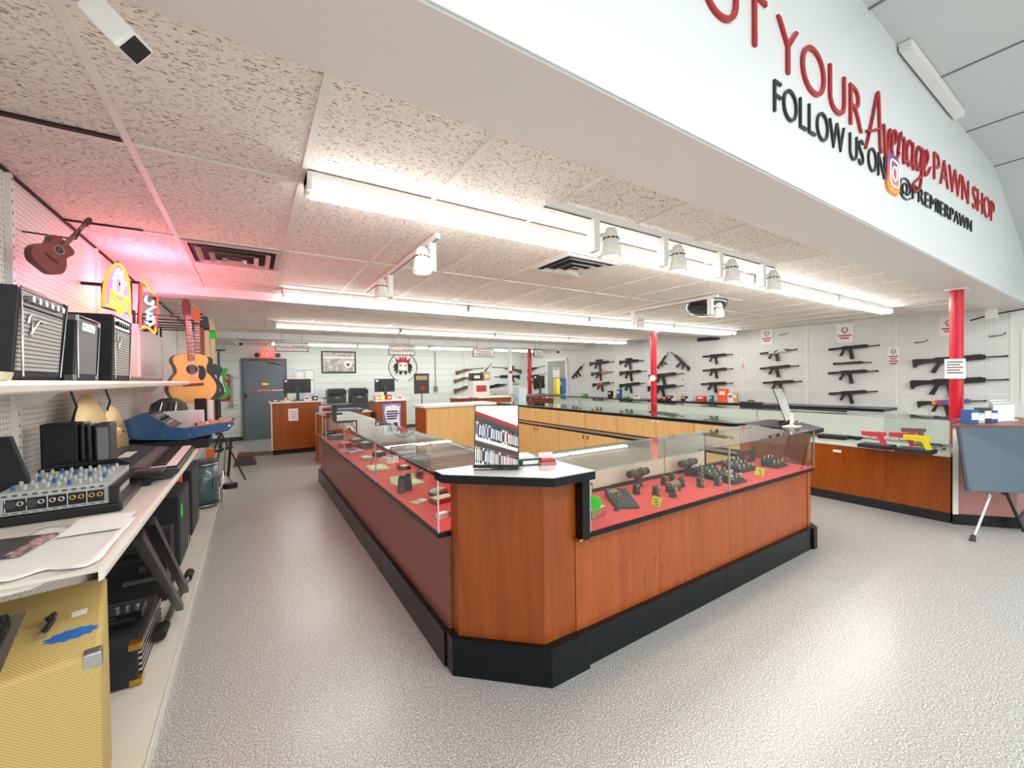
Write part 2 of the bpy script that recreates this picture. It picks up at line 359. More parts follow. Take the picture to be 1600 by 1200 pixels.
soffit_text('wall_lettering', 'PAWN SHOP', 4.62, 6.9, 3.04, .22, 'letter_red', 'red cut letters PAWN SHOP at the right end of the fascia', .01, .037)
soffit_text('wall_lettering', 'FOLLOW US ON', 2.07, 3.52, 2.72, .15, 'letter_black', 'black cut letters FOLLOW US ON below the red slogan', .008, .03)
soffit_text('wall_lettering', '@PREMIERPAWN', 3.81, 5.88, 2.72, .15, 'letter_black', 'black cut letters of an account name at the right of the fascia', .008, .045)
# script word "Average"
def curve(pts, n=6):
    out = []; P = [Vector((a, b, 0)) for a, b in pts]
    for i in range(len(P)-1):
        p0 = P[max(i-1, 0)]; p1 = P[i]; p2 = P[i+1]; p3 = P[min(i+2, len(P)-1)]
        for k in range(n):
            t_ = k/n; out.append(.5*((2*p1)+(p2-p0)*t_+(2*p0-5*p1+4*p2-p3)*t_*t_+(3*p1-p0-3*p2+p3)*t_**3))
    return out+[P[-1]]
AV = [[(0, -.02), (.05, .1), (.12, .3), (.2, .55), (.24, .62), (.26, .4), (.28, .1), (.3, 0)], [(.02, .16), (.14, .2), (.3, .27)],
      [(.32, .3), (.36, .3), (.39, .02), (.42, .05), (.47, .3), (.5, .26)], [(.5, .14), (.6, .2), (.62, .3), (.56, .32), (.52, .2), (.53, .05), (.6, 0), (.68, .1)],
      [(.66, .1), (.72, .34), (.74, .28), (.8, .3), (.79, .12), (.8, .02), (.85, .05)], [(1.0, .28), (.92, .31), (.87, .2), (.88, .06), (.94, .02), (1.0, .1), (1.02, .3), (1.01, .1), (1.04, 0), (1.1, .06)],
      [(1.24, .28), (1.16, .3), (1.11, .18), (1.13, .03), (1.2, .04), (1.25, .2), (1.26, .3), (1.25, 0), (1.2, -.2), (1.08, -.26), (1.02, -.2), (1.12, -.12), (1.28, -.02)],
      [(1.26, .0), (1.4, .16), (1.43, .26), (1.37, .31), (1.32, .18), (1.33, .03), (1.4, 0), (1.5, .12)]]
q = MB()
for st in AV: q.tube([(3.18+p.x*.89, FY-.006, 2.88+p.y*.60+.10*p.x) for p in curve(st)], .009, 8)
tag(q.build('wall_lettering', 'letter_red'), 'red script word Average in the middle of the fascia slogan', 'sign')
# camera badge
bd = mat('badge_gradient', 'c0386a', .35); t, b = nodes(bd); tc = t.nodes.new('ShaderNodeTexCoord'); sp = t.nodes.new('ShaderNodeSeparateXYZ'); t.links.new(tc.outputs['Generated'], sp.inputs[0])
r = t.nodes.new('ShaderNodeValToRGB'); t.links.new(sp.outputs['Z'], r.inputs['Fac']); r.color_ramp.elements[0].color = lin('e8a020'); r.color_ramp.elements[1].color = lin('304a90')
e = r.color_ramp.elements.new(.5); e.color = lin('c83058'); t.links.new(r.outputs['Color'], b.inputs['Base Color'])
r = thing('social_badge', 'rounded square camera badge shading from blue to orange before the black account name', 'sign', (3.66, FY, 2.83))
def rrect(w_, h_, rr, n=5):
    o_ = []
    for cx, cy, a0 in ((w_/2-rr, h_/2-rr, 0), (-w_/2+rr, h_/2-rr, 90), (-w_/2+rr, -h_/2+rr, 180), (w_/2-rr, -h_/2+rr, 270)):
        o_ += ell(cx, cy, rr, rr, n, a0, a0+90)
    return o_
MB().prism(rrect(.25, .25, .06), -.012, .003, 'XZ').build('plate', 'badge_gradient', r)
q = MB(); q.tube([(a, -.014, c) for a, c in rrect(.17, .17, .045)], .008, 6, True); q.tube([(a, -.014, c) for a, c in ell(0, 0, .045, .045)], .008, 6, True); q.cyl((.055, -.018, .055), (.055, -.01, .055), .009)
q.build('emblem', 'white_plastic', r)
# red poles
def pole(x, y, top, label):
    r = thing('support_pole', label, 'pole', (x, y, 0)); MB().cyl((0, 0, 0), (0, 0, top), .057, n=20).build('post', 'red_paint', r)
    MB().box(-.09, -.09, 0, .09, .09, .012).build('base_plate', 'red_paint', r)
    MB().box(-.06, -.085, top-.015, .06, .085, top).build('cap', 'white_paint', r); return r
pole(6.65, 1.19, SOF-.006, 'thick red pole under the lettered soffit at the right, with a paper notice')
pole(6.65, 5.27, 2.365, 'red pole rising behind the island with a small round white sticker')
pole(6.65, 9.5, 2.33, 'farthest red pole, beside the angled hanging sign')

for nm_, b_ in (('trim_11', (XL, 2.158, CEIL-.009, -.41, 2.184, CEIL-.0005)), ('trim_12', (XL, 3.385, CEIL-.009, -.55, 3.4, CEIL-.0005))): struct(nm_, MB().box(*b_), 'black_matte')
# ---------------- display cases ----------------
mat('case_back', 'f2dcd0', .35); mat('alu', 'c9c6c2', .3, .9); mat('pink_panel', 'b88078', .4)
mat('cherry_shaded', '885046', .35)  # same cherry wood as the front run, its shade put into the colour
def case(label, L, D, loc, rz, panel='cherry', back='case_back', deck='black_laminate', felt='red_felt', kickm='black_laminate', top='glass_top', frame='alu', seams=(), inner=None, kick=(.02, .18), deckz=(.675, .705), ends=(0, 0), group='glass display cases', panel_in=.055, glass_ends=(False, False), topz=1.022):
    r = thing('display_case', label, 'display case', loc, rz, group)
    kf, kh = kick; d0, d1 = deckz
    MB().box(0, kf, 0, L, D-.02, kh).build('kick', kickm, r, bevel=.003)
    xs = [0]+list(seams)+[L]
    for a, b_ in zip(xs[:-1], xs[1:]):
        MB().box(a+(.003 if a else 0), panel_in, kh, b_, panel_in+.02, d0).build('front_panel', panel, r)
    MB().box(0, panel_in+.021, kh, .018, D-.03, d0).build('side_panel', panel, r); MB().box(L-.018, panel_in+.021, kh, L, D-.03, d0).build('side_panel', panel, r)
    MB().box(0, 0, d0, L, D, d1).build('deck', deck, r, bevel=.004)
    MB().box(.004, .004, d1, L-.004, D-.02, d1+.006).build('deck_liner', felt, r)
    MB().box(.002, 0, d1+.006, L-.002, .006, topz-.007).build('front_glass', 'glass', r)
    MB().box(.0, -.002, topz-.007, L, D, topz).build('top_glass', top, r)
    for k, x in enumerate((0, L-.006)):
        if glass_ends[k]: MB().box(x, .006, d1+.006, x+.006, D-.03, topz-.007).build('end_glass', 'glass', r)
        MB().box(x, -.003, d1, x+.006, .005, topz-.007).build('glass_edge', frame, r)
    if back:
        h = L/2
        MB().box(.005, D-.03, d1+.01, h+.03, D-.022, topz-.03).build('sliding_door', back, r)
        MB().box(h-.03, D-.02, d1+.01, L-.005, D-.012, topz-.03).build('sliding_door', back, r)
    MB().box(0, D-.034, topz-.03, L, D-.006, topz-.0075).build('rear_rail', frame, r)
    MB().box(0, D-.036, d1+.002, L, D-.006, d1+.03).build('rear_track', 'dark_brown' if felt == 'red_felt' else frame, r)
    if inner:
        h = L/2
        for k in range(2):
            o = MB().box(k*h+.006, D-.018, .755, (k+1)*h-.004, D, .975).build('upper_door', 'maple', r)
            MB().cyl((k*h+h*(.93 if k else .07), D, .955), (k*h+h*(.93 if k else .07), D+.012, .955), .012, n=10).build('knob', 'white_plastic', o)
            o = MB().box(k*h+.006, D-.018, .08, (k+1)*h-.004, D, .685).build('lower_door', 'maple', r)
            MB().box(k*h+h*(.9 if k else .06), D, .6, k*h+h*(.9 if k else .06)+.02, D+.004, .65).build('finger_pull', 'black_matte', o)
        MB().box(0, D-.05, .69, L, D-.03, .75).build('open_shelf_back', 'dark_brown', r)
        MB().box(0, D-.02, .98, L, D+.004, 1.012).build('edge_trim', 'black_laminate', r)
        MB().box(0, panel_in+.03, .03, L, D-.05, .655).build('carcass', 'dark_brown', r)
    else:
        MB().box(.02, panel_in+.03, kh, L-.02, D-.05, d0-.002).build('carcass', 'maple', r)
    return r
LX = .80
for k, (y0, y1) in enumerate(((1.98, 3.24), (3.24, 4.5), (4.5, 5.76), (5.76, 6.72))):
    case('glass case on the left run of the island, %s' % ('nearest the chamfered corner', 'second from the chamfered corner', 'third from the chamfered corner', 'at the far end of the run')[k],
         y1-y0, .48, (LX, y1, 0), -math.pi/2, panel='cherry_shaded', back='case_back' if k == 0 else None, group='left run display cases', glass_ends=(k == 3, False))
for k, (x0, x1) in enumerate(((1.447, 2.73), (2.73, 4.02))):
    case('glass jewelry case on the front run of the island, %s' % ('beside the chamfered corner', 'at its right end')[k], x1-x0, .54, (x0, 1.55, 0), 0, seams=(.62,) if k == 0 else (.1, 1.19),
         group='front run jewelry cases', back='case_back' if k == 0 else None, glass_ends=(False, k == 1))
if True:
    rc_ = [o for o in COL.objects if o.get('label', '').startswith('glass jewelry case') and 'right end' in o['label']][0]
    MB().box(.005, .512, .72, .52, .52, .99).build('sliding_door', 'case_back', rc_); MB().box(.522, .51, .712, .545, .525, .992).build('rear_post', 'dark_brown', rc_)
# corner units
r = thing('corner_counter', 'chamfered cherry wood corner counter of the island carrying the tabletop mirror', 'counter', (0, 0, 0))
body = [(.87, 1.98), (.87, 1.90), (1.19, 1.60), (1.395, 1.60), (1.395, 2.09), (1.28, 2.2), (1.28, 1.98)]
MB().prism([(.83, 1.98), (.83, 1.897), (1.196, 1.553), (1.445, 1.553), (1.445, 1.60), (1.19, 1.60)][:4]+[(1.445, 2.05), (1.25, 1.98)], 0, .19).build('kick', 'black_laminate', r, bevel=.003)
MB().prism(body, .19, .988).build('body', 'cherry_deep', r)  # same wood as the front panels; the chamfer's dimmer light is in the colour
MB().box(1.39, 1.595, .19, 1.446, 2.05, .67).build('side_panel', 'cherry', r)
MB().prism([(.787, 1.985), (.787, 1.885), (1.183, 1.508), (1.446, 1.508), (1.446, 2.09), (1.28, 2.25), (1.28, 1.985)], .988, 1.03).build('countertop', 'counter_grey' if 'counter_grey' in MATS else mat('counter_grey', 'b8bcba', .18, coat=.3), r, bevel=.004)
MB().prism([(.784, 1.986), (.784, 1.884), (1.182, 1.505), (1.448, 1.505), (1.448, 1.509), (1.183, 1.509), (.788, 1.886), (.788, 1.986)], .987, 1.0265).build('edge_band', 'black_laminate', r)
MB().box(1.396, 1.545, .672, 1.445, 2.0, .987).build('end_block', 'black_laminate', r)
MB().box(1.37, 1.543, .672, 1.395, 1.61, .684).build('corner_cap', 'brass', r)
MB().box(.872, 1.983, .7, 1.27, 1.985, .987).build('liner', 'red_felt', r)
r = thing('corner_counter', 'black topped corner counter at the right end of the island under the tilted mirror', 'counter', (0, 0, 0))
MB().prism([(4.022, 1.60), (4.075, 1.60), (4.62, 2.1), (4.62, 2.2), (4.07, 2.2), (4.022, 2.1)], .18, .988).build('body', 'cherry', r)
MB().prism([(4.022, 1.553), (4.09, 1.553), (4.64, 2.1), (4.64, 2.2), (4.07, 2.2), (4.022, 2.1)], 0, .18).build('kick', 'black_laminate', r, bevel=.003)
MB().prism([(4.022, 1.553), (4.24, 1.56), (4.66, 1.94), (4.66, 2.2), (4.06, 2.2), (4.022, 2.11)], .988, 1.022).build('countertop', 'black_laminate', r, bevel=.003)
# right run of the island: customers stand on its far side, its doors face into the island
for k, (y0, y1) in enumerate(((2.2, 3.2), (3.2, 4.43), (4.43, 5.65), (5.65, 6.93))):
    case('maple doored glass topped island case, %s' % ('nearest the right corner', 'second from the right corner', 'third from the right corner', 'meeting the white topped counter')[k],
         y1-y0, .55, (4.62, y0, 0), math.pi/2, inner=True, felt='case_back', group='right run display cases', back=None)
r = thing('back_counter', 'maple fronted counter with a white top closing the far side of the island', 'counter', (0, 0, 0))
MB().box(2.62, 6.97, .08, 3.95, 6.99, .985).build('front_panel', 'maple', r); MB().box(2.6, 6.96, .0, 2.62, 7.5, .985).build('side_panel', 'cherry', r); MB().box(2.62, 6.991, .0, 3.95, 7.5, .985).build('carcass', 'cherry', r)
MB().box(2.56, 6.93, .985, 4.05, 7.52, 1.03).build('countertop', 'white_plastic', r, bevel=.003)
r = MB().box(3.955, 6.94, 0, 4.15, 7.5, .984).build('filler_cabinet', 'cherry'); tag(r, 'narrow cherry filler cabinet between the white topped counter and the glass run', 'cabinet')
# right wall run
mat('white_trim', 'dedad4', .4)
for k, (y0, y1) in enumerate(((1.07, 2.9), (2.9, 4.7), (4.7, 6.5), (6.5, 8.3))):
    case('handgun display case along the right aisle, %s' % ('with coloured pistols, beside the podium', 'behind the right end of the island', 'third from the podium', 'farthest from the podium')[k],
         y1-y0, .55, (5.81, y1+.01, 0), -math.pi/2, panel='cherry_deep', back=None, deck='white_trim', felt='white_trim', kickm='black_matte', panel_in=.012, kick=(.01, .1), deckz=(.655, .685), group='right aisle gun cases', seams=(), glass_ends=(False, k == 0))
r = thing('podium', 'corner podium with pinkish side, brown top and dark base at the right edge', 'counter', (0, 0, 0))
MB().prism([(5.83, 1.06), (6.15, .70), (7.2, .70), (7.2, 1.06)], .1, .95).build('body', 'pink_panel', r)
MB().prism([(5.80, 1.062), (6.13, .68), (7.2, .68), (7.2, 1.062)], 0, .1).build('kick', 'black_laminate', r)
MB().prism([(5.78, 1.066), (6.12, .66), (7.2, .66), (7.2, 1.066)], .95, .985).build('countertop', mat('podium_top', '8a5a4c', .4), r, bevel=.003)
MB().prism([(5.80, 1.062), (5.83, 1.028), (5.845, 1.04), (5.815, 1.06)], .1, .95).build('corner_trim', 'white_plastic', r)
# ---------------- far counters ----------------
def kiosk(label, x0, y0, w_, d, h, m='cherry_deep', rz=0):
    r = thing('kiosk', label, 'counter', (x0, y0, 0), rz)
    MB().box(.02, .04, 0, w_-.02, d-.02, .1).build('kick', 'black_matte', r)
    MB().box(0, 0, .1, w_, d, h-.03).build('body', m, r)
    MB().box(-.03, -.03, h-.03, w_+.03, d+.03, h).build('countertop', 'white_plastic', r, bevel=.003)
    return r
k1 = kiosk('cherry wood checkout kiosk with a white top near the grey door', .33, 9.55, .92, .7, 1.08)
MB().box(-.008, -.008, .1, .012, .012, 1.05).build('corner_trim', 'white_plastic', k1)
n_ = MB().box(.3, -.004, .68, .48, 0, .93).build('notice', 'paper', k1)
q = MB(); q.box(.33, -.006, .88, .45, -.0045, .885); [q.box(.33+.01*(i % 3), -.006, .86-.022*i, .46-.012*(i % 2), -.0045, .866-.022*i) for i in range(7)]; q.build('notice_lines', 'redink', n_)
k2 = kiosk('cherry wood checkout kiosk carrying the purple and white poster', 2.17, 8.6, .62, .6, 1.08)
p = MB().box(.12, -.012, .3, .5, -.001, 1.0).build('poster', mat('lavender', '7c74c8', .5), k2)
q = MB(); q.prism([(.15, .34), (.47, .36), (.46, .8), (.48, .93), (.36, .97), (.17, .95), (.15, .8), (.19, .65), (.14, .5)], -.016, -.013, 'XZ'); q.build('poster_panel', 'paper', p)
q = MB(); mat('ink_blue', '2c2c70', .6)
for i, (a, b_) in enumerate(((.2, .43), (.18, .45), (.2, .42), (.2, .4))): q.box(a, -.018, .82-.05*i, b_, -.0165, .85-.05*i)
q.box(.2, -.018, .4, .3, -.0165, .55).box(.33, -.018, .42, .42, -.0165, .6); q.build('poster_print', 'ink_blue', p)
k3 = kiosk('cherry checkout counter with a white top left of the gun wall', 4.55, 8.6, .9, .5, 1.06)
r = thing('low_shelf', 'low cherry shelf with a white top between the two far kiosks', 'counter', (1.62, 8.9, 0)); MB().box(0, 0, 0, .5, .5, .82).build('body', 'cherry', r); MB().box(-.02, -.02, .82, .53, .52, .85).build('countertop', 'white_plastic', r)
r = thing('low_counter', 'dark topped cherry counter beyond the far end of the left run', 'counter', (1.0, 8.0, 0)); MB().box(0, 0, 0, .75, .5, .93).build('body', 'cherry', r); MB().box(-.04, -.04, .93, .78, .53, .96).build('countertop', 'dark_grey', r)
# work counter under the gun wall
r = thing('wall_counter', 'long black topped work counter under the gun wall', 'counter', (0, 0, 0))
a = math.atan(.0945)
MB().prism([(XR(2.4)-.62, 2.4), (XR(2.4)-.02, 2.4), (XR(11)-.02, 11), (XR(11)-.62, 11)], .0, .86).build('body', 'white_paint', r)
MB().prism([(XR(2.4)-.66, 2.38), (XR(2.4)-.02, 2.38), (XR(11)-.02, 11.02), (XR(11)-.66, 11.02)], .86, .9).build('countertop', 'black_laminate', r)
# ---------------- long guns ----------------
mat('gun_black', '1a1c1e', .45); mat('gun_wood', '6a4630', .45); mat('gun_tan', 'b08c60', .5); mat('gun_red', 'c83a3c', .45); mat('gun_grey', '3c3f42', .4)
cm = mat('gun_camo', 'd8d8d4', .5); t, b = nodes(cm); tc = t.nodes.new('ShaderNodeTexCoord'); n = t.nodes.new('ShaderNodeTexNoise'); n.inputs['Scale'].default_value = 28
t.links.new(tc.outputs['Object'], n.inputs['Vector']); r = t.nodes.new('ShaderNodeValToRGB'); r.color_ramp.interpolation = 'CONSTANT'; r.color_ramp.elements[0].color = lin('2a2a2a'); r.color_ramp.elements[1].position = .46; r.color_ramp.elements[1].color = lin('dcdcd8')
t.links.new(n.outputs['Fac'], r.inputs['Fac']); t.links.new(r.outputs['Color'], b.inputs['Base Color'])
rb = mat('gun_rainbow', 'e0b020', .45); t, b = nodes(rb); tc = t.nodes.new('ShaderNodeTexCoord'); sp = t.nodes.new('ShaderNodeSeparateXYZ'); t.links.new(tc.outputs['Generated'], sp.inputs[0])
r = t.nodes.new('ShaderNodeValToRGB'); t.links.new(sp.outputs['X'], r.inputs['Fac'])
r.color_ramp.elements[0].color = lin('f0c818'); r.color_ramp.elements[1].color = lin('2080a0')
for p_, c_ in ((.25, 'd83020'), (.6, '7a3a90')):
    e = r.color_ramp.elements.new(p_); e.color = lin(c_)
t.links.new(r.outputs['Color'], b.inputs['Base Color'])
def sh(poly, L, dx=-.5): return [((a+dx)*L, c*L*1.18) for a, c in poly]
def gunpart(root, name, poly, L, th, m): return MB().prism(sh(poly, L), -th/2, th/2, 'XZ').build(name, m, root, bevel=.0015)
def ar(label, A, B, kind='pistol', m1='gun_black', m2='gun_black', scope=False, m3='gun_black', name='carbine', group=None):
    A = Vector(A); B = Vector(B); d = B-A; L = d.length; X = d.normalized(); Y = Vector((0, 0, 1)).cross(X).normalized(); Z = X.cross(Y)
    c = (A+B)/2
    r = thing(name, label, 'rifle', c, group=group); r.rotation_mode = 'QUATERNION'; r.rotation_quaternion = Matrix((X, Y, Z)).transposed().to_quaternion()
    th = .035
    if kind == 'pistol':
        gunpart(r, 'brace', [(0, .0), (.02, -.03), (.17, -.022), (.27, -.012), (.27, .03), (.18, .025), (.02, .022)], L, .03, m3)
        rx = .25
    elif kind == 'rifle':
        gunpart(r, 'stock', [(0, .03), (.005, -.075), (.04, -.085), (.06, -.05), (.15, -.03), (.24, -.02), (.24, .03), (.03, .038)], L, .035, m3)
        rx = .23
    elif kind == 'upper': rx = .03
    if kind == 'upper':
        gunpart(r, 'receiver', [(.02, -.02), (.06, -.045), (.08, -.02), (.3, -.022), (.3, .03), (.02, .03)], L, th, m1)
        gunpart(r, 'handguard', [(.3, -.022), (.78, -.012), (.78, .045), (.7, .052), (.3, .03)], L, .04, m2)
        MB().cyl((.28*L, 0, .012*L), (.5*L, 0, .012*L), .009, n=8).build('barrel', 'gun_black', r)
        return r
    gunpart(r, 'receiver', [(rx, -.01), (rx+.04, -.035), (rx+.2, -.04), (rx+.25, -.03), (rx+.26, .045), (rx+.05, .045), (rx, .03)], L, th, m1)
    gunpart(r, 'handguard', [(rx+.26, -.025), (.78, -.015), (.79, .04), (.74, .055), (rx+.26, .045)], L, .042, m2)
    MB().cyl((.28*L, 0, .014*L), (.47*L, 0, .016*L), .0095, n=8).cyl((.46*L, 0, .016*L), (.5*L, 0, .016*L), .013, n=8).build('barrel', 'gun_black', r)
    gunpart(r, 'grip', [(rx+.05, -.03), (rx+.1, -.035), (rx+.03, -.165), (rx-.03, -.15)], L, .028, 'gun_black')
    gunpart(r, 'magazine', [(rx+.16, -.035), (rx+.235, -.035), (rx+.265, -.2), (rx+.27, -.235), (rx+.19, -.24), (rx+.175, -.12)], L, .024, 'gun_black')
    q = MB(); q.tube([((x_-.5)*L, 0, z_*L) for x_, z_ in ((rx+.09, -.035), (rx+.1, -.075), (rx+.16, -.075), (rx+.165, -.04))], .003, 6); q.build('trigger_guard', 'gun_black', r)
    if scope:
        q = MB().cyl(((rx+.02-.5)*L, 0, .095*L), ((rx+.3-.5)*L, 0, .095*L), .016, .02, n=12); o = q.build('scope', 'gun_black', r)
        MB().box((rx+.08-.5)*L, -.01, .045*L, (rx+.11-.5)*L, .01, .085*L).build('mount', 'gun_black', o); MB().box((rx+.2-.5)*L, -.01, .045*L, (rx+.23-.5)*L, .01, .085*L).build('mount', 'gun_black', o)
    return r
def hunt(label, A, B, wood_='gun_wood', scope=False, group='long guns on the back wall'):
    A = Vector(A); B = Vector(B); d = B-A; L = d.length; X = d.normalized(); Y = Vector((0, 0, 1)).cross(X).normalized(); Z = X.cross(Y)
    r = thing('hunting_rifle', label, 'rifle', (A+B)/2, group=group); r.rotation_mode = 'QUATERNION'; r.rotation_quaternion = Matrix((X, Y, Z)).transposed().to_quaternion()
    gunpart(r, 'stock', [(0, .0), (.01, -.11), (.16, -.06), (.27, -.045), (.56, -.012), (.56, .012), (.33, .01), (.22, .012), (.12, .0)], L, .035, wood_)
    gunpart(r, 'receiver', [(.25, .008), (.42, .008), (.42, .035), (.27, .03)], L, .03, 'gun_black')
    MB().cyl((-.1*L, 0, .02*L), (.5*L, 0, .018*L), .01, n=8).build('barrel', 'gun_black', r)
    MB().tube([((x_-.5)*L, 0, z_*L) for x_, z_ in ((.27, -.045), (.29, -.08), (.34, -.078), (.35, -.035))], .003, 6).build('trigger_guard', 'gun_black', r)
    if scope:
        o = MB().cyl((-.27*L, 0, .07*L), (-.03*L, 0, .07*L), .016, .021, n=10).build('scope', 'gun_black', r)
        MB().box(-.2*L, -.008, .035*L, -.17*L, .008, .06*L).build('mount', 'gun_black', o)
    return r
G = on_gunwall
def gg(label, a, b_, **k): return ar(label, G(*a), G(*b_), **k)
gg('short black carbine hung diagonally at the far left end of the gun wall', (893.8, 590), (913.4, 568.4), kind='rifle')
gg('scoped black rifle at the top of the far column with the tan and red rifles', (921.5, 568), (959, 566), kind='rifle', scope=True)
gg('black rifle with a tan handguard in the far column of the gun wall', (923.8, 584), (957.5, 581.6), kind='rifle', m2='gun_tan')
gg('rifle with a red receiver at the bottom of the far column', (926, 601), (959.8, 598.4), kind='rifle', m1='gun_red', m2='gun_grey')
gg('scoped black rifle, top of the all black column left of the middle red pole', (968, 565.6), (1006, 563.8), kind='rifle', scope=True)
gg('black rifle, middle of the column just left of the middle red pole', (968, 582.5), (1009.6, 580.6), kind='rifle')
gg('black rifle, lowest of the column just left of the middle red pole', (968, 602), (1008, 599.4), kind='rifle')
gg('black carbine standing steeply beside the red pole, left half of the arch', (1027, 575), (1044.8, 550.6), kind='rifle')
gg('black carbine tilted down right, right half of the arch by the pole', (1078, 577), (1048, 550.6), kind='rifle')
gg('black carbine below the arch of two tilted carbines', (1014, 588), (1068, 584.4), kind='rifle')
gg('lowest black carbine right of the middle red pole', (1012, 606), (1068, 603.5), kind='rifle')
gg('black short carbine, top of the column under the long black box', (1097.8, 557), (1145, 554.4))
gg('black short carbine, middle of the column under the long black box', (1097.8, 579), (1145.4, 576.9))
gg('black short carbine, bottom of the column under the long black box', (1095, 600), (1145.4, 599.4))
gg('white and black camouflage carbine on the gun wall', (1187, 552.5), (1246, 546.6), m1='gun_camo', m2='gun_camo')
gg('black short carbine directly under the white camouflage one', (1187, 576), (1248.5, 572.3))
gg('black short carbine at the bottom of the camouflage column, above the tilted mirror', (1192, 598), (1253.4, 596.6))
gg('top black carbine of the tall column nearest the right pole', (1294, 546), (1374.7, 540.3))
gg('bare black rifle upper without grip or magazine', (1300.6, 568.5), (1362.5, 566.5), kind='upper', name='rifle_upper')
gg('black carbine directly under the bare rifle upper', (1293.5, 583), (1372.8, 580.5))
gg('lowest black carbine of the tall column, above the coloured pistols', (1294.6, 615), (1371.5, 612.3))
gg('long black rifle crossing behind the right red pole, upper one', (1425.6, 565.6), (1575.6, 557.8), kind='rifle')
gg('long black rifle crossing behind the right red pole, with magazine, lower one', (1421.9, 598.5), (1577, 594.7), kind='rifle')
gg('rifle painted yellow, red and purple at the right red pole', (1433, 630), (1542, 627.5), kind='rifle', m1='gun_rainbow', m2='gun_rainbow')
r = thing('black_case', 'long black box hung high on the gun wall with a thin rod beside it', 'case', G(1118, 528.6)); r.rotation_euler = (0, 0, math.atan(.0945))
MB().box(-.03, -.08, -.04, .03, .42, .04).build('box', 'gun_black', r, bevel=.004); MB().cyl((0, -.08, .02), (0, -.38, .035), .01).build('rod', 'gun_black', r)
# guns on the back wall
B = lambda x, y_: on(x, y_, y=12.44)
hunt('wooden stocked rifle, top left on the back wall', B(712, 579.5), B(756, 576))
hunt('wooden stocked rifle, second down at the left of the back wall', B(709, 593), B(752, 588.5))
hunt('wooden stocked rifle, third down at the left of the back wall', B(709, 608), B(760, 601))
hunt('scoped wooden rifle with its butt to the right on the back wall', B(815, 577.5), B(768, 574.5), scope=True)
ar('black carbine on the back wall behind the white post', B(812, 588), B(773, 589.5), kind='rifle')
hunt('long black rifle low on the back wall behind the white post', B(760, 602.5), B(810, 601), 'gun_black')
hunt('wooden stock hung diagonally between the two rows of long guns', B(754, 584), B(769, 568))
for i, (a, c) in enumerate((((824, 577.5), (852, 572)), ((824, 589), (855, 584)), ((830, 596), (848, 593.5)), ((835, 605.5), (853, 603)))):
    hunt('black long gun beside the farthest red pole, %s' % ('topmost', 'second from top', 'third from top', 'lowest')[i], G(*a), G(*c), 'gun_black')
# price and caliber cards on the wall
def card(px, py, w_, h_, label, plane='gun', logo=True, lines=2, m='redink'):
    p = G(px, py, .012) if plane == 'gun' else on(px, py, y=12.49)
    r = thing('wall_card', label, 'sign', p); r.rotation_euler = (0, 0, -math.pi/2+math.atan(.0945) if plane == 'gun' else 0)
    MB().box(-w_/2, 0, -h_/2, w_/2, .003, h_/2).build('card', 'paper', r); q = MB()
    if logo:
        q.tube([(-w_*.12, -.004, h_*.3), (w_*.12, -.004, h_*.3), (w_*.16, -.004, h_*.18), (0, -.004, 0), (-w_*.16, -.004, h_*.18)], w_*.03, 4, True); q.build('emblem', 'ink', r); q = MB()
    for i in range(lines): 
        ww = w_*(.38 if i % 2 == 0 else .25); z = -h_*(.12+.14*i); q.box(-ww, -.003, z-h_*.035, ww, -.001, z+h_*.035)
    q.build('print', m, r)
    return r
card(1198, 526, .24, .34, 'white card with a small emblem above the camouflage carbine')
card(1320, 521, .26, .34, 'white card with a small emblem at the top of the tall carbine column')
card(1482, 510, .2, .3, 'white card partly hidden by the right red pole')
card(1161, 568, .1, .22, 'narrow white notice on the seam left of the camouflage carbine', lines=3)
card(1396, 554, .16, .28, 'white notice on the pegboard seam left of the right red pole', lines=4)
card(1067, 592, .12, .16, 'small white card right of the carbine under the arch', lines=2)
card(988, 553, .12, .12, 'small card above the all black rifle column', lines=1)
card(942, 557, .1, .12, 'small card above the far column with the tan handguard', lines=1)
card(1070, 611, .1, .1, 'small square card low on the gun wall right of the middle pole', lines=1)
# notice taped on the right pole, sticker on the middle pole
r = thing('paper_notice', 'white paper notice taped on the right red pole', 'notice', (6.585, 1.19, 1.535)); r.rotation_euler = (0, 0, -math.pi/2+.25)
MB().box(-.08, 0, -.11, .08, .002, .11).build('sheet', 'paper', r); q = MB(); [q.box(-.06, -.002, .07-.03*i, .06-.02*(i % 2), -.0005, .08-.03*i) for i in range(5)]; q.build('print', 'ink', r)
tag(MB().cyl((6.592, 5.25, 1.46), (6.586, 5.247, 1.46), .06, n=20).build('round_sticker', 'paper'), 'round white sticker on the middle red pole', 'sticker')
# wall hooks
for i, (px, py) in enumerate(((1433, 535), (1550, 525), (1221, 523))):
    p = G(px, py, .0); r = thing('wall_hook', ('bent metal hook left of the right red pole', 'bent metal hook near the right end of the pegboard', 'empty metal hook above the camouflage carbine')[i], 'hook', p)
    MB().tube([(0, 0, 0), (-.06, .02, -.01), (-.08, -.1, .0), (-.06, -.14, .02), (-.04, -.13, .04)], .007, 6).build('wire', 'gun_grey', r)
# far right bracket camera with rods
p = G(1550, 478, .25); r = thing('ceiling_bracket', 'white ceiling bracket with black arms near the right end of the pegboard', 'bracket', (p.x, p.y, 2.4))
MB().box(-.06, -.06, -.12, .06, .06, .04).build('mount', 'white_plastic', r); MB().bar((0, 0, -.06), (0, -.3, -.02), .02).build('arm', 'gun_black', r); MB().bar((0, 0, -.06), (0, .22, -.12), .02).build('arm', 'gun_black', r)
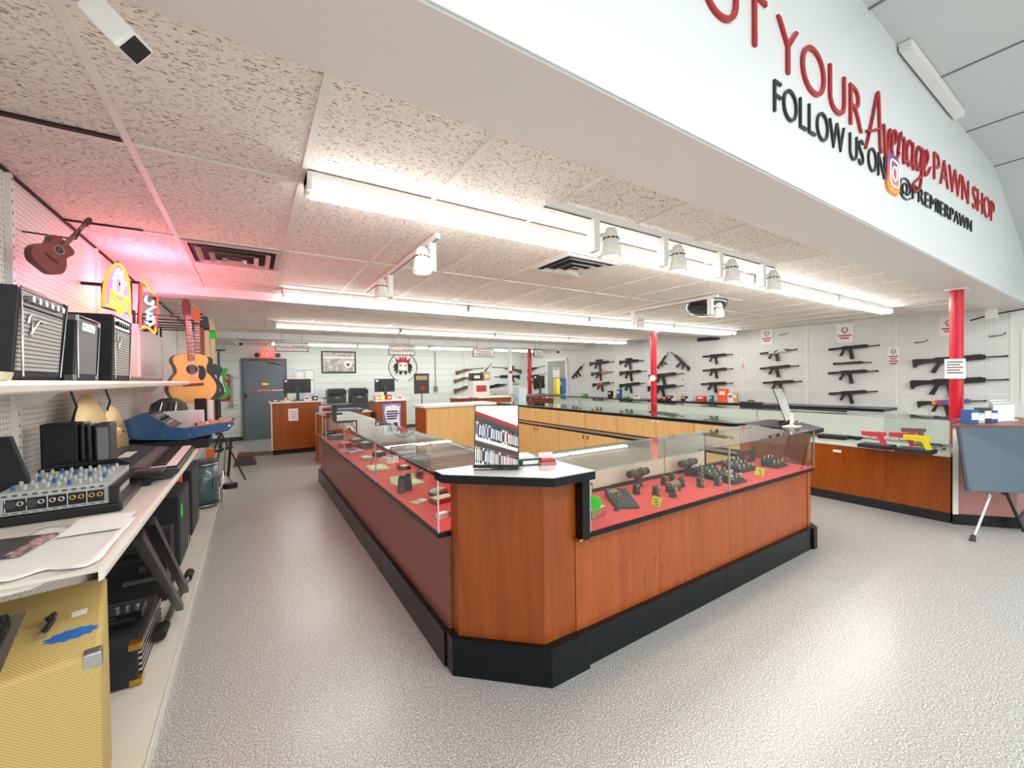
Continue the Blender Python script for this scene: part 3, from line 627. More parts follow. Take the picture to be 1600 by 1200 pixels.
# doorway and posters at the right edge behind the podium
r = thing('wall_poster', 'white poster with dark writing and a red badge at the right edge', 'poster', (9.52, .85, 1.55))
MB().box(-.006, -.3, -.55, 0, .2, .55).build('sheet', 'paper', r); q = MB(); [q.box(-.009, -.25, .1-.1*i, -.0065, .1, .14-.1*i) for i in range(4)]; q.build('print', 'ink', r)
MB().prism([(-.25, -.3), (.12, -.3), (.16, -.22), (.05, -.15), (-.25, -.15)], -.012, -.0095, 'YZ').build('badge', 'redink', r)
# ---------------- handguns and boxes in the right aisle case ----------------
def pistol(label, p, rz, m, s=1.0, tilt=0, name='handgun', group='handguns in the right aisle case'):
    r = thing(name, label, 'handgun', p, group=group); r.rotation_euler = (tilt, 0, rz); r.scale = (s,)*3
    MB().prism([(-.095, .09), (.1, .09), (.1, .118), (-.09, .122)], -.014, .014, 'XZ').build('slide', m, r, bevel=.002)
    MB().prism([(-.085, .089), (-.07, .075), (-.1, -.0), (-.055, -.01), (-.03, .06), (-.02, .07), (.098, .075), (.098, .089)], -.013, .013, 'XZ').build('frame', m, r, bevel=.002)
    MB().tube([(-.03, 0, .072), (-.028, 0, .042), (.02, 0, .042), (.028, 0, .074)], .004, 6).build('trigger_guard', m, r)
    return r
def gun_case(label, p, rz, m='black_matte'):
    r = thing('pistol_box', label, 'box', p, rz, group='pistol boxes in the right aisle case')
    MB().box(-.14, -.1, 0, .14, .1, .035).build('tray', m, r, bevel=.004)
    MB().box(-.13, -.09, .0355, .13, .09, .04).build('lining', 'dark_grey', r); return r
D = .693
mat('pistol_red', 'c43a44', .45); mat('pistol_yellow', 'e0d010', .45); mat('pistol_purple', 'a86880', .45)
for i, (px, py, m, lb) in enumerate(((1366, 690, 'pistol_red', 'red handgun standing at the left in the right aisle case'), (1410, 692, 'pistol_red', 'red handgun just left of the yellow one'), (1434, 697, 'pistol_yellow', 'bright yellow handgun in the right aisle case'), (1428, 684, 'pistol_purple', 'purple handgun behind the yellow one'))):
    p = on(px, py, z=D+.075); p.z = D+.055; pistol(lb, p, math.pi/2+(.25 if i % 2 else .1), m, 1.05)
for i, (px, py) in enumerate(((1370, 698), (1430, 705))):
    p = on(px, py, z=D+.01); p.z = D; gun_case(('black pistol box under the leftmost red handgun', 'black pistol box under the yellow handgun')[i], p, math.pi/2)
p = Vector((5.99, 2.62, D)); gun_case('dark green pistol box at the left end of the visible aisle case', p, math.pi/2, mat('dark_green', '1e3430', .5))
p = Vector((6.12, 2.15, D)); gun_case('black pistol box with a label, left of the case divider', p, math.pi/2+.1)
for i, p in enumerate((Vector((6.15, 1.3, D)), Vector((5.95, 1.22, D)), Vector((6.1, 2.45, D)), Vector((6.15, 2.0, D+.04)))):
    pistol(('grey handgun lying at the right end of the aisle case', 'silver handgun nearest the podium', 'pinkish grey handgun behind the green box', 'dark handgun near the case divider')[i], (p.x, p.y, D+.018), (1.9, 2.3, 1.2, 1.6)[i], ('gun_grey', 'silver', 'pistol_purple', 'gun_black')[i], 1, math.pi/2*1.0)
r = MB().box(5.816, 1.97, .57, 5.8205, 2.05, .6).build('lock_plate', 'white_plastic'); tag(r, 'small white label plate on the front of the pistol case base', 'plate')
# long soft gun case lying on the aisle case tops
p0 = on(1150, 655, z=1.03); p1 = on(1215, 657, z=1.03)
r = thing('pistol_case', 'hard black pistol case with a handle standing on the glass case behind the tilted mirror', 'case', (6.22, 3.2, 1.024))
MB().box(-.05, -.15, 0, .05, .15, .075).build('shell', 'black_matte', r, bevel=.01); MB().tube([(0, -.05, .07), (0, -.035, .095), (0, .035, .095), (0, .05, .07)], .01, 8).build('handle', 'black_plastic', r)
r = thing('long_gun', 'long black shotgun lying on the aisle case behind the tilted mirror', 'shotgun', (6.08, 2.75, 1.04))
MB().cyl((0, -.75, 0), (0, .1, .01), .012).build('barrel', 'gun_black', r); MB().prism([(-.1, -.012), (.1, -.015), (.32, -.015), (.32, .03), (.1, .02), (-.1, .018)], -.02, .02, 'YZ').build('stock', 'gun_black', r)
# ---------------- goods on the black wall counter ----------------
mat('box_red', 'c83434', .5); mat('box_orange', 'e8622a', .5); mat('box_blue', '2c5aa0', .5); mat('box_tan', 'c8a878', .6)
def goods(px, py, w_, h_, d, m, label, z=.901, name='box', cat='box', rz=0.09, x=None, grp=None):
    if x is None: p = on_gunwall(px, py, .35)
    else: p = on(px, py, x=x)
    r = thing(name, label, cat, (p.x, p.y, z), rz, group=grp)
    MB().box(-d/2, -w_/2, 0, d/2, w_/2, h_).build('carton', m, r, bevel=.003)
    MB().box(-d/2-.002, -w_*.3, h_*.55, -d/2-.0005, w_*.3, h_*.8).build('label_strip', 'paper' if m != 'paper' else 'box_red', r); return r
goods(1096, 628, .2, .12, .12, 'box_red', 'low red carton on the wall counter under the last short carbine column')
goods(1112, 622, .06, .14, .1, 'box_blue', 'small blue bottle shaped box beside the low red carton')
goods(1130, 620, .2, .3, .1, 'box_orange', 'tall orange and black blister pack box on the wall counter')
goods(1142, 618, .12, .2, .06, 'paper', 'white carton with a black picture next to the orange pack')
goods(1149, 617, .1, .2, .05, 'box_tan', 'tan carton at the right of the white one')
goods(954, 618, .12, .2, .1, 'gun_black', 'black and red box on the wall counter beneath the all black rifles')
goods(968, 617, .1, .25, .1, 'box_blue', 'dark blue box standing by the black and red one')
goods(961, 621, .08, .08, .08, 'yellow', 'flat yellow carton before the dark blue box')
goods(914, 618, .16, .1, .1, 'green', 'small green carton near the tilted carbine end of the counter')
goods(979, 622, .14, .06, .08, 'green', 'small green packet left of the printed sign card')
goods(995, 620, .2, .12, .04, 'paper', 'white printed card standing on the wall counter')
for i in range(7):
    goods(1032+i*7.5, 624+.4*i, .12, .05+.03*(i % 3), .1, ('gun_black', 'box_red', 'gun_black', 'paper', 'box_tan', 'gun_black', 'paper')[i], ('small black box nearest the middle pole', 'small red box by the middle pole', 'black box third from the middle pole', 'white box fourth from the middle pole', 'tan box fifth from the middle pole', 'black box sixth from the middle pole', 'white box last of the short row')[i], grp='small boxes right of the middle pole')
# far register area between farthest pole and gun wall
r = thing('register_stand', 'dark red register stand with a grey top beyond the right run', 'counter', (6.0, 8.75, 0))
MB().box(0, 0, 0, .9, .5, 1.02).build('body', mat('dark_cherry', '6e2418', .4), r); MB().box(-.15, -.05, 1.02, 1.2, .55, 1.05).build('countertop', 'grey_metal', r)
def monitor(label, x, y, z, w_=.5, h_=.3, rz=0, back=True, m='black_plastic'):
    r = thing('computer_monitor', label, 'monitor', (x, y, z), rz)
    o = MB().box(-w_/2, -.02, .16, w_/2, .02, .16+h_).build('screen', m, r, bevel=.004)
    MB().box(-.11, -.045, .22, .11, -.02, .22+h_*.5).build('rear_housing', m, r, bevel=.006)
    MB().box(-.03, -.065, .015, .03, -.045, .3).build('stem', 'dark_grey', r); MB().box(-.12, -.12, 0, .12, .08, .015).build('foot', m, r)
    MB().box(-w_/2+.02, -.0225, .16+h_-.06, -w_/2+.07, -.0205, .16+h_-.02).build('sticker', 'paper', o)
    return r
monitor('black monitor seen from behind on the kiosk near the grey door', .83, 9.85, 1.081, .52, .3)
monitor('black monitor seen from behind on the poster kiosk', 2.42, 8.9, 1.081, .42, .28)
monitor('black monitor with white tags before the far office door', 6.6, 9.0, 1.051, .36, .34)
goods(870, 600, .12, .42, .12, 'yellow', 'yellow upright display box near the farthest register', z=1.051, x=6.95)
goods(878.5, 600, .14, .42, .16, 'box_blue', 'tall dark blue sack of goods beside the yellow box', z=1.051, x=7.15)
# ---------------- back wall ----------------
Yb = 12.5
mat('door_paint', '62707a', .45); mat('frame_paint', '55625f', .45)
# door 1
DX0, DX1 = -.16, .76
r = thing('door_1', None, None, (0, 0, 0)); r['kind'] = 'structure'
for (a, c, z0, z1) in ((DX0-.05, DX0, 0, 2.1), (DX1, DX1+.05, 0, 2.1)): MB().box(a, Yb-.05, z0, c, Yb, z1).build('door_frame', 'frame_paint', r)
MB().box(DX0, Yb-.05, 2.04, DX1, Yb, 2.1).build('door_frame', 'frame_paint', r)
MB().box(DX0+.004, Yb-.03, .01, DX1-.004, Yb-.002, 2.035).build('door_leaf', 'door_paint', r)
MB().box(.05, Yb-.034, 1.24, .8, Yb-.031, 1.29).build('warning_strip', 'red_paint', r)
q = MB(); put_text(q, 'CAUTION', (.12, Yb-.036, 1.25), (1, 0, 0), (0, 0, 1), w=.3, h=.032); q.box(.45, Yb-.036, 1.255, .74, Yb-.035, 1.275); q.build('warning_text', 'paper', r)
q = MB().box(.24, Yb-.035, 1.4, .38, Yb-.031, 1.46); q.build('yellow_label', 'yellow', r); MB().box(DX0+.03, Yb-.07, 1.08, DX0+.06, Yb-.031, 1.2).build('door_handle', 'black_plastic', r)
MB().bar((.5, Yb-.06, 1.98), (.68, Yb-.05, 1.93), .025).bar((.35, Yb-.05, 1.99), (.55, Yb-.06, 1.98), .025).build('door_closer', 'black_plastic', r)
# vertical grab bar
r = thing('grab_bar', 'tall grey vertical grab bar on the back wall between fire sign and door', 'handle', (-.42, Yb, 1.25))
MB().box(-.03, -.07, -.42, .03, -.04, .42).build('bar', 'grey_metal', r); MB().bar((-.08, -.055, .34), (.14, -.055, .34), .02).build('bracket', 'grey_metal', r); MB().bar((-.08, -.055, -.34), (.14, -.055, -.34), .02).build('bracket', 'grey_metal', r)
r = thing('fire_sign', 'red FIRE board with papers on the back wall', 'sign', (-.6, Yb, 1.35))
MB().box(-.16, -.015, -.33, .16, 0, .35).build('board', 'red_paint', r); q = MB(); put_text(q, 'FIRE', (-.13, -.017, .2), (1, 0, 0), (0, 0, 1), w=.26, h=.1); q.build('lettering', 'paper', r)
MB().box(-.12, -.02, .02, .1, -.016, .13).build('notice', 'paper', r); MB().box(-.04, -.02, -.13, .08, -.016, -.02).build('notice', 'paper', r); MB().box(-.03, -.02, -.25, .06, -.016, -.16).build('notice', 'yellow', r)
# exit sign
r = thing('exit_sign', 'lit red EXIT sign with two side lamps above the grey door', 'sign', (.37, 12.3, 2.2))
MB().box(-.16, -.03, -.1, .16, .03, .1).build('housing', mat('exit_glow', 'e84848', .4, emit='ff4038', es=1.2), r); MB().cyl((0, 0, .1), (0, 0, .26), .012).build('stem', 'white_plastic', r)
q = MB(); put_text(q, 'EXIT', (-.12, -.032, -.06), (1, 0, 0), (0, 0, 1), w=.24, h=.12); q.build('lettering', 'paper', r)
for s in (-1, 1): MB().cyl((s*.2, -.02, -.02), (s*.24, -.08, -.03), .05, .06, n=14).build('lamp_head', 'dark_grey', r)
# cork notice board and framed picture
r = thing('notice_board', 'white framed notice board with papers behind the near monitor', 'board', (1.25, Yb, 1.45))
MB().box(-.27, -.03, -.4, .27, 0, .4).build('frame', 'white_plastic', r); MB().box(-.24, -.033, -.37, .24, -.031, .37).build('backing', mat('pale_blue', 'b8d0d8', .6), r)
for (a, z0, c, z1) in ((-.22, .02, -.04, .3), (0, .1, .2, .33), (-.02, -.3, .2, .05)): MB().box(a, -.037, z0, c, -.034, z1).build('paper', 'paper', r)
r = thing('framed_picture', 'black framed grey picture with a white round emblem high on the back wall', 'picture', (2.12, Yb, 2.02))
MB().box(-.46, -.03, -.31, .46, 0, .31).build('frame', 'black_plastic', r)
mat('photo_grey', '8c8a86', .5, noise=(9, 'd8d6d0', .35, .65)); MB().box(-.42, -.033, -.27, .42, -.031, .27).build('picture', 'photo_grey', r)
q = MB().cyl((.24, -.034, -.06), (.24, -.038, -.06), .11, n=24).box(-.42, -.036, .1, .42, -.034, .16); q.build('emblem', 'paper', r); MB().prism([(.18, -.04), (.3, -.04), (.24, -.13)], -.042, -.039, 'XZ').build('triangle', 'ink', r)
# lion emblem painted on the wall
r = thing('lion_emblem', 'round wall emblem of a crowned lion head, black, white and red', 'emblem', (3.97, Yb-.002, 1.88))
MB().tube([(a, -.012, c) for a, c in ell(0, 0, .44, .44, 40, -70, 250)], .01, 6).build('ring', 'ink', r)
MB().prism([(-.2, .12), (-.24, .28), (-.13, .22), (-.09, .34), (-.03, .24), (0, .38), (.03, .24), (.09, .34), (.13, .22), (.24, .28), (.2, .12), (0, .16)], -.008, 0, 'XZ').build('crown', 'redink', r)
q = MB()
for s in (-1, 1):
    q.prism([(s*.15, .13), (s*.26, .1), (s*.31, -.02), (s*.26, -.02), (s*.3, -.14), (s*.22, -.1), (s*.25, -.22), (s*.16, -.16), (s*.15, 0)], -.006, 0, 'XZ')
    q.prism([(s*.03, .05), (s*.12, .09), (s*.12, .06), (s*.05, .02)], -.012, -.008, 'XZ'); q.prism([(s*.02, -.14), (s*.12, -.08), (s*.13, -.2), (s*.05, -.24)], -.012, -.008, 'XZ')
q.prism([(-.04, -.1), (.04, -.1), (.02, -.14), (-.02, -.14)], -.012, -.008, 'XZ'); q.build('mane', 'ink', r)
MB().prism([(-.15, .12), (.15, .12), (.14, -.05), (.08, -.2), (0, -.26), (-.08, -.2), (-.14, -.05)], -.007, 0, 'XZ').build('face', 'paper', r)
q = MB()
for a in range(-60, 61, 20): q.prism([(.38*math.sin(math.radians(a))+u*.02, .38*math.cos(math.radians(a))+v_*.02) for u, v_ in ((0, 1), (.3, .3), (1, 0), (.3, -.3), (0, -1), (-.3, -.3), (-1, 0), (-.3, .3))], -.006, 0, 'XZ')
q.build('stars', 'ink', r)
# office door at the far right
r = thing('door_2', None, None, (XR(10.72), 10.72, 0), math.atan(.0945)); r['kind'] = 'structure'
for (u, v_) in ((-.5, -.42), (.42, .5)): MB().box(-.05, u, 0, -.001, v_, 2.1).build('door_frame', 'white_plastic', r)
MB().box(-.05, -.5, 2.04, -.001, .5, 2.12).build('door_frame', 'white_plastic', r)
MB().box(-.03, -.415, .01, -.002, .415, 2.04).build('door_leaf', mat('door_grey', '9aa2a0', .5), r); MB().box(-.034, -.15, 1.5, -.031, .18, 1.82).build('notice', 'paper', r); MB().box(-.036, -.13, 1.76, -.0345, .16, 1.79).build('notice_heading', 'redink', r)
# pipes, posts and electrical boxes on the back wall
q = thing('conduit', 'thin grey conduit with an outlet box right of the lion emblem', 'pipe', (5.02, Yb, 0)); MB().cyl((0, -.02, 1.25), (0, -.02, 2.4), .015, n=8).build('pipe', 'grey_metal', q); MB().box(-.06, -.05, 1.1, .06, 0, 1.26).build('outlet_box', 'grey_metal', q)
tag(MB().box(6.05, Yb-.05, 0, 6.09, Yb-.001, 2.4).build('white_strip', 'white_plastic'), 'narrow white upright strip dividing block wall and gun boards', 'strip')
r = thing('white_post', 'slim white square post rising from the counter before the back wall guns', 'post', (6.05, 9.6, 0)); MB().box(-.045, -.045, 0, .045, .045, 2.33).build('post', 'white_plastic', r); MB().box(-.05, -.048, 1.62, .05, -.046, 1.7).build('label', 'redink', r)
mat('board_white', 'dce2e0', .5)
tag(MB().box(6.1, Yb-.02, .2, 8.4, Yb-.001, 2.35).build('wall_board', 'board_white'), 'pale board behind the long guns on the back wall', 'board')
# hanging signs
def hang(label, x0, x1, z0, z1, y, lines, rz=0):
    r = thing('hanging_sign', label, 'sign', ((x0+x1)/2, y, (z0+z1)/2), rz); w_ = x1-x0; h_ = z1-z0
    MB().box(-w_/2, -.015, -h_/2, w_/2, .015, h_/2).build('frame', 'black_plastic', r); MB().box(-w_/2+.015, -.018, -h_/2+.015, w_/2-.015, -.0155, h_/2-.015).build('panel', 'paper', r)
    MB().bar((-w_*.3, 0, h_/2), (-w_*.3, 0, CEIL-(z0+z1)/2), .008).build('hanger', 'grey_metal', r); MB().bar((w_*.3, 0, h_/2), (w_*.3, 0, CEIL-(z0+z1)/2), .008).build('hanger', 'grey_metal', r)
    if len(lines) == 1:
        q = MB(); put_text(q, lines[0][0], (-w_*.42, -.02, -h_*.2), (1, 0, 0), (0, 0, 1), w=w_*.42, h=h_*.36); q.build('lettering', 'redink', r)
        q = MB(); put_text(q, lines[0][1], (w_*.03, -.02, -h_*.2), (1, 0, 0), (0, 0, 1), w=w_*.4, h=h_*.38); q.build('lettering', 'ink', r)
    else:
        q = MB(); put_text(q, lines[0], (-w_*.3, -.02, .02*h_), (1, 0, 0), (0, 0, 1), w=w_*.6, h=h_*.3); q.build('lettering', 'redink', r)
        q = MB(); put_text(q, lines[1], (-w_*.36, -.02, -h_*.36), (1, 0, 0), (0, 0, 1), w=w_*.72, h=h_*.3); q.build('lettering', 'ink', r)
    return r
hang('white hanging sign in red and black letters in front of the exit sign', .41, 1.0, 2.09, 2.27, 9.3, [('Premiere', 'PAWN')])
hang('white hanging sign above the crowned lion emblem', 2.63, 3.24, 2.06, 2.27, 9.3, [('Premiere', 'PAWN')])
hang('white hanging sign reading FIREARMS above the back wall guns', 4.76, 5.38, 2.05, 2.26, 9.3, ['Premiere', 'FIREARMS'])
hang('white hanging sign turned sideways beside the farthest red pole', 6.45, 6.95, 2.07, 2.27, 9.15, ['Premiere', 'PAWN'], .45)
# printers and dark cabinets by the back wall
def printer(label, x, y, z):
    r = thing('printer', label, 'printer', (x, y, z)); MB().box(-.22, -.2, 0, .22, .2, .22).build('paper_drawer', 'dark_grey', r, bevel=.008); MB().box(-.23, -.21, .23, .23, .2, .36).build('body', 'black_plastic', r, bevel=.008)
    MB().box(-.2, -.15, .36, .2, .15, .4).build('scanner_lid', 'dark_grey', r, bevel=.006); MB().box(-.06, -.205, .15, .06, -.2005, .17).build('drawer_pull', 'silver', r); return r
r = thing('cabinet', 'long dark grey cabinet carrying two printers against the back wall', 'cabinet', (2.35, 11.9, 0)); MB().box(-.7, -.25, 0, 1.05, .3, .88).build('body', mat('slate', '3c4548', .5), r); MB().box(-.12, -.254, .02, -.11, -.251, .86).build('door_gap', 'black_matte', r); MB().box(.5, -.254, .02, .51, -.251, .86).build('door_gap', 'black_matte', r); MB().box(.52, -.27, .74, .6, -.251, .76).build('handle', 'silver', r)
printer('black multifunction printer, left of the pair', 1.93, 11.9, .881); printer('black multifunction printer, right of the pair', 2.5, 11.9, .881)
r = thing('filing_cabinet', 'white two door cabinet beyond the white post', 'cabinet', (6.6, 11.6, 0)); MB().box(-.45, -.25, 0, .45, .25, 1.15).build('body', 'board_white', r, bevel=.005); MB().box(-.1, -.265, .98, .05, -.251, 1.0).build('handle', 'grey_metal', r)
# clutter on far counters
def lump(label, x, y, z, w_, d, h_, m, name='small_box', cat='box', g=None, rz=0):
    r = thing(name, label, cat, (x, y, z), rz, group=g); MB().box(-w_/2, -d/2, 0, w_/2, d/2, h_).build('carton', m, r, bevel=.003); MB().box(-w_*.3, -d/2-.002, h_*.3, w_*.3, -d/2-.0005, h_*.7).build('label_strip', 'paper' if m not in ('paper', 'white_plastic') else 'box_red', r); return r
for i, (dx, w_, h_, m, lb) in enumerate(((.08, .14, .05, 'black_plastic', 'black telephone base at the left end of the near kiosk'), (.3, .1, .07, 'white_plastic', 'small white box on the near kiosk left of its monitor'), (.66, .1, .1, 'paper', 'small white carton on the near kiosk right of its monitor'), (.82, .1, .09, 'black_plastic', 'black card reader at the right end of the near kiosk'))):
    lump(lb, .33+dx, 9.7, 1.081, w_, .1, h_, m)
for i, (x, w_, h_, m, lb) in enumerate(((2.2, .12, .09, 'box_tan', 'tan carton on the poster kiosk left side'), (2.3, .1, .1, 'yellow', 'yellow carton on the poster kiosk'), (2.44, .1, .1, 'box_red', 'red bag of goods in front of the poster kiosk monitor'), (2.66, .14, .08, 'paper', 'white carton at the right of the poster kiosk'))):
    lump(lb, x, 8.68, 1.081, w_, .1, h_, m)
mat('brown', '8a5a34', .5)
c5 = kiosk('cherry gun counter with brown boxes left of the white post', 4.45, 9.55, 1.25, .5, 1.02)
lump('white sign box with black lines on the gun counter', 5.15, 9.75, 1.021, .5, .3, .42, 'paper')
lump('black box stacked on the white sign box', 5.05, 9.75, 1.442, .3, .2, .2, 'black_plastic'); lump('tan box on top of the white sign box', 5.35, 9.75, 1.442, .2, .2, .24, 'box_tan')
r = lump('blue and white water jug box beside the white post', 5.72, 8.6, 0, .22, .2, 1.25, 'pale_blue', name='water_dispenser', cat='dispenser')
r = thing('display_board', 'dark display board with a red round target right of the far monitor', 'board', (3.72, 10.2, 1.15)); MB().box(-.2, -.01, -.02, .2, .01, .5).build('board', 'gun_grey', r); MB().cyl((.03, -.011, .12), (.03, -.014, .12), .07).build('target', 'redink', r); MB().box(-.15, -.014, .33, .15, -.011, .44).build('label', 'box_tan', r); MB().bar((0, .0, -1.15), (0, 0, -.02), .03).build('stand', 'grey_metal', r)
# ---------------- left wall shelving ----------------
mat('shelf_white', 'e8e4da', .4); mat('laminate_white', 'e6e2d8', .35, noise=(3, 'dcd6ca', .3, .7))
def shelf(label, y0, y1, x1, z, th, name='wall_shelf', brackets=True):
    r = thing(name, label, 'shelf', (XL, y0, z), group=None); d = x1-XL; L = y1-y0
    MB().box(.02, .002, -.012, d-.012, L-.002, 0).build('board', 'laminate_white', r)
    MB().prism([(d-.012, -th), (d, -th+.006), (d+.004, -.012), (d, .002), (d-.012, .002)], .001, L-.001, 'XZ').build('front_lip', 'shelf_white', r)
    for y in (.02, L-.02) if brackets else ():
        MB().prism([(.02, -.012), (d*.8, -.012), (d*.72, -.03), (.14, -.05), (.09, -.1), (.02, -.1)], y-.002, y+.002, 'XZ').build('bracket', 'shelf_white', r)
    return r
for i, (a, c) in enumerate(((1.5, 2.74), (2.74, 3.96), (3.96, 5.18))):
    shelf('cream upper wall shelf section, %s' % ('under the two nearest amplifiers', 'under the third amplifier', 'farthest, ending beside the acoustic guitar')[i], a, c, -.52, 1.51, .035)
for i, (a, c) in enumerate(((1.63, 2.74), (2.74, 3.96), (3.96, 5.16))):
    shelf('cream desk height shelf section, %s' % ('nearest, under the grey mixer and papers', 'under the black keyboard', 'farthest, under the blue mixing desk')[i], a, c, -.37, .97, .04, name='desk_shelf')
for i, (a, c) in enumerate(((.6, 1.85), (1.85, 3.08), (3.08, 4.35), (4.35, 5.6), (5.6, 7.7))):
    r = thing('base_shelf', 'low white base shelf section on the floor, %s' % ('under the tweed amplifier', 'under the open black amplifier head', 'under the folded stand feet', 'under the two black speaker cabinets', 'farthest, under the drum')[i], 'shelf', (0, a, 0))
    MB().box(XL+.02, .002, 0, -.37, c-a-.002, .045).build('board', 'laminate_white', r, bevel=.003); MB().box(-.369, .002, 0, -.362, c-a-.002, .05).build('front_lip', 'shelf_white', r)
# ---------------- amplifiers ----------------
gr = mat('grille_silver', 'a8a8a4', .6); t, b = nodes(gr); tc = t.nodes.new('ShaderNodeTexCoord'); sp = t.nodes.new('ShaderNodeSeparateXYZ'); t.links.new(tc.outputs['Object'], sp.inputs[0])
mx = t.nodes.new('ShaderNodeMix'); mx.data_type = 'RGBA'; t.links.new(mathn(t, 'LESS_THAN', mathn(t, 'FRACT', mathn(t, 'MULTIPLY', sp.outputs['Z'], 85)), .3), mx.inputs[0]); mx.inputs[6].default_value = lin('b4b4b0'); mx.inputs[7].default_value = lin('4c4c4c'); t.links.new(mx.outputs[2], b.inputs['Base Color'])
mat('tolex', '1c1e24', .7, bump=(300, .4)); mat('grille_grey', '7c7e80', .7, bump=(400, .5))
def amp(label, x, y, z, w_, d, h_, rz, style, lean=.02):
    """faces +X; w_ along Y, d along -X"""
    r = thing('guitar_amplifier', label, 'amplifier', (x, y, z), rz)
    MB().prism([(-d, 0), (0, 0), (lean, h_), (-d, h_)], 0, w_, 'XZ').build('cabinet', 'tolex', r, bevel=.012 if style == 0 else .005)
    def fx(zz): return lean*zz/h_
    def panel(y0, y1, z0, z1, o, th=.004): return MB().add([(fx(z0)+o, y0, z0), (fx(z0)+o, y1, z0), (fx(z1)+o, y1, z1), (fx(z1)+o, y0, z1), (fx(z0)+o-th, y0, z0), (fx(z0)+o-th, y1, z0), (fx(z1)+o-th, y1, z1), (fx(z1)+o-th, y0, z1)], [(0, 1, 2, 3), (4, 7, 6, 5), (0, 4, 5, 1), (1, 5, 6, 2), (2, 6, 7, 3), (3, 7, 4, 0)])
    top = .78 if style != 1 else .95
    panel(.02, w_-.03, .025, h_*top, .004).build('grille', ('grille_silver', 'grille_grey', 'grille_silver')[style], r)
    if style != 1:
        o = panel(.02, w_-.03, h_*(top+.03), h_*.96, .003).build('control_panel', ('black_plastic', '', 'silver')[style], r)
        for k in range(6): MB().cyl((fx(h_*.87)+.003, .05+k*(w_-.12)/5, h_*.885), (fx(h_*.87)+.016, .05+k*(w_-.12)/5, h_*.885), .009, n=10).build('knob', 'silver' if style == 0 else 'black_plastic', o)
        st = curve([(.05, .62), (.06, .72), (.08, .6), (.07, .5), (.1, .62), (.12, .68), (.15, .66)]); MB().tube([(fx(h_*p.y)+.008, p.x, h_*p.y) for p in st], .0035, 5).build('script_badge', 'silver', r)
    else:
        o = panel(.05, w_-.08, h_*.78, h_*.9, .008).build('badge', 'silver', r); q = MB(); put_text(q, 'ROLAND', (fx(h_*.8)+.0085, .06, h_*.81), (0, 1, 0), (0, 0, 1), w=w_-.15, h=h_*.06); q.build('lettering', 'ink', o)
        for (yy, zz) in ((.004, .004), (w_-.02, .004), (.004, h_-.02), (w_-.02, h_-.02)): MB().box(fx(zz)-.02, yy-.006, zz-.003, fx(zz)+.006, yy+.02, zz+.018).build('corner_guard', 'grey_metal', r, bevel=.003)
    MB().tube([(fx(h_)+.003, .004, .01), (fx(h_)+.004, .004, h_*.99), (fx(h_)+.004, w_-.004, h_*.99), (.003, w_-.004, .01)], .003, 5).build('piping', 'silver', r)
    return r
amp('black guitar amplifier with striped silver grille, nearest on the upper shelf', -.53, 1.6, 1.512, .33, .33, .25, .0, 0)
amp('black guitar amplifier with plain grey front and name badge on the upper shelf', -.53, 2.04, 1.512, .27, .33, .235, .0, 1, .012)
amp('taller black amplifier with a small control panel below the first neon sign', -.53, 2.52, 1.512, .32, .34, .30, .0, 2, .01)
r = thing('plastic_bracket', 'cream plastic wedge lying in front of the nearest amplifier', 'bracket', (-.555, 1.545, 1.512)); MB().prism([(-.03, 0), (.04, 0), (.045, .02), (.0, .025), (-.035, .03)], -.02, .02, 'XZ').build('wedge', mat('cream', 'e6dcb4', .5), r)
r = thing('flat_case', 'flat purple and silver case lying at the far part of the upper shelf', 'case', (-.66, 3.35, 1.512)); MB().box(-.12, -.5, 0, .12, .5, .02).build('shell', mat('plum', '6a3048', .4), r); MB().box(-.1, -.48, .0205, .1, .48, .026).build('rail', 'silver', r)
# cords hanging below the shelf
for i, (y, x) in enumerate(((3.05, -.8), (3.75, -.82))):
    tag(MB().tube([(x, y, 1.47), (x+.02, y+.01, 1.38), (x-.01, y+.03, 1.28), (x+.01, y+.05, 1.14-.02*i)], .006, 6).build('power_cord', 'black_plastic'), ('black cord dangling behind the larger cymbal', 'black cord dangling above the blue mixing desk')[i], 'cord')
# ---------------- neon signs ----------------
mat('neon_orange', 'ff7a20', .4, emit='ff6a10', es=3.0); mat('neon_pink', 'ff70a0', .4, emit='ff5890', es=2.2); mat('neon_blue', '80c8ff', .4, emit='70b8ff', es=2.6); mat('neon_yellow', 'ffe020', .4, emit='ffd800', es=2.2); mat('neon_red', 'ff4030', .4, emit='ff3828', es=2.4)
def npx(pts, x=-.77): return [on(100+a/6.667, 340+c/6.667, x=x) for a, c in pts]
def neon(label, frame, tubes, lamp):
    r = thing('neon_sign', label, 'neon sign', (0, 0, 0))
    q = MB()
    fr = npx(frame, -.80); q.tube(fr, .008, 6, True)
    q.build('frame', 'black_plastic', r)
    for p in (fr[0], fr[len(fr)//2]): MB().bar(p, (XL+.003, p.y, p.z), .02).build('standoff', 'black_plastic', r)
    for nm, m, pts in tubes: MB().tube(npx(curve2(pts)), .0095, 7).build(nm, m, r)
    l = bpy.data.lights.new('neon_glow', 'POINT'); l.energy = lamp[1]; l.color = lamp[2]; l.shadow_soft_size = .12; o = bpy.data.objects.new('neon_glow', l); COL.objects.link(o); o.location = lamp[0]; o.parent = r
    return r
def curve2(pts): return [(p.x, p.y) for p in curve(pts, 4)]
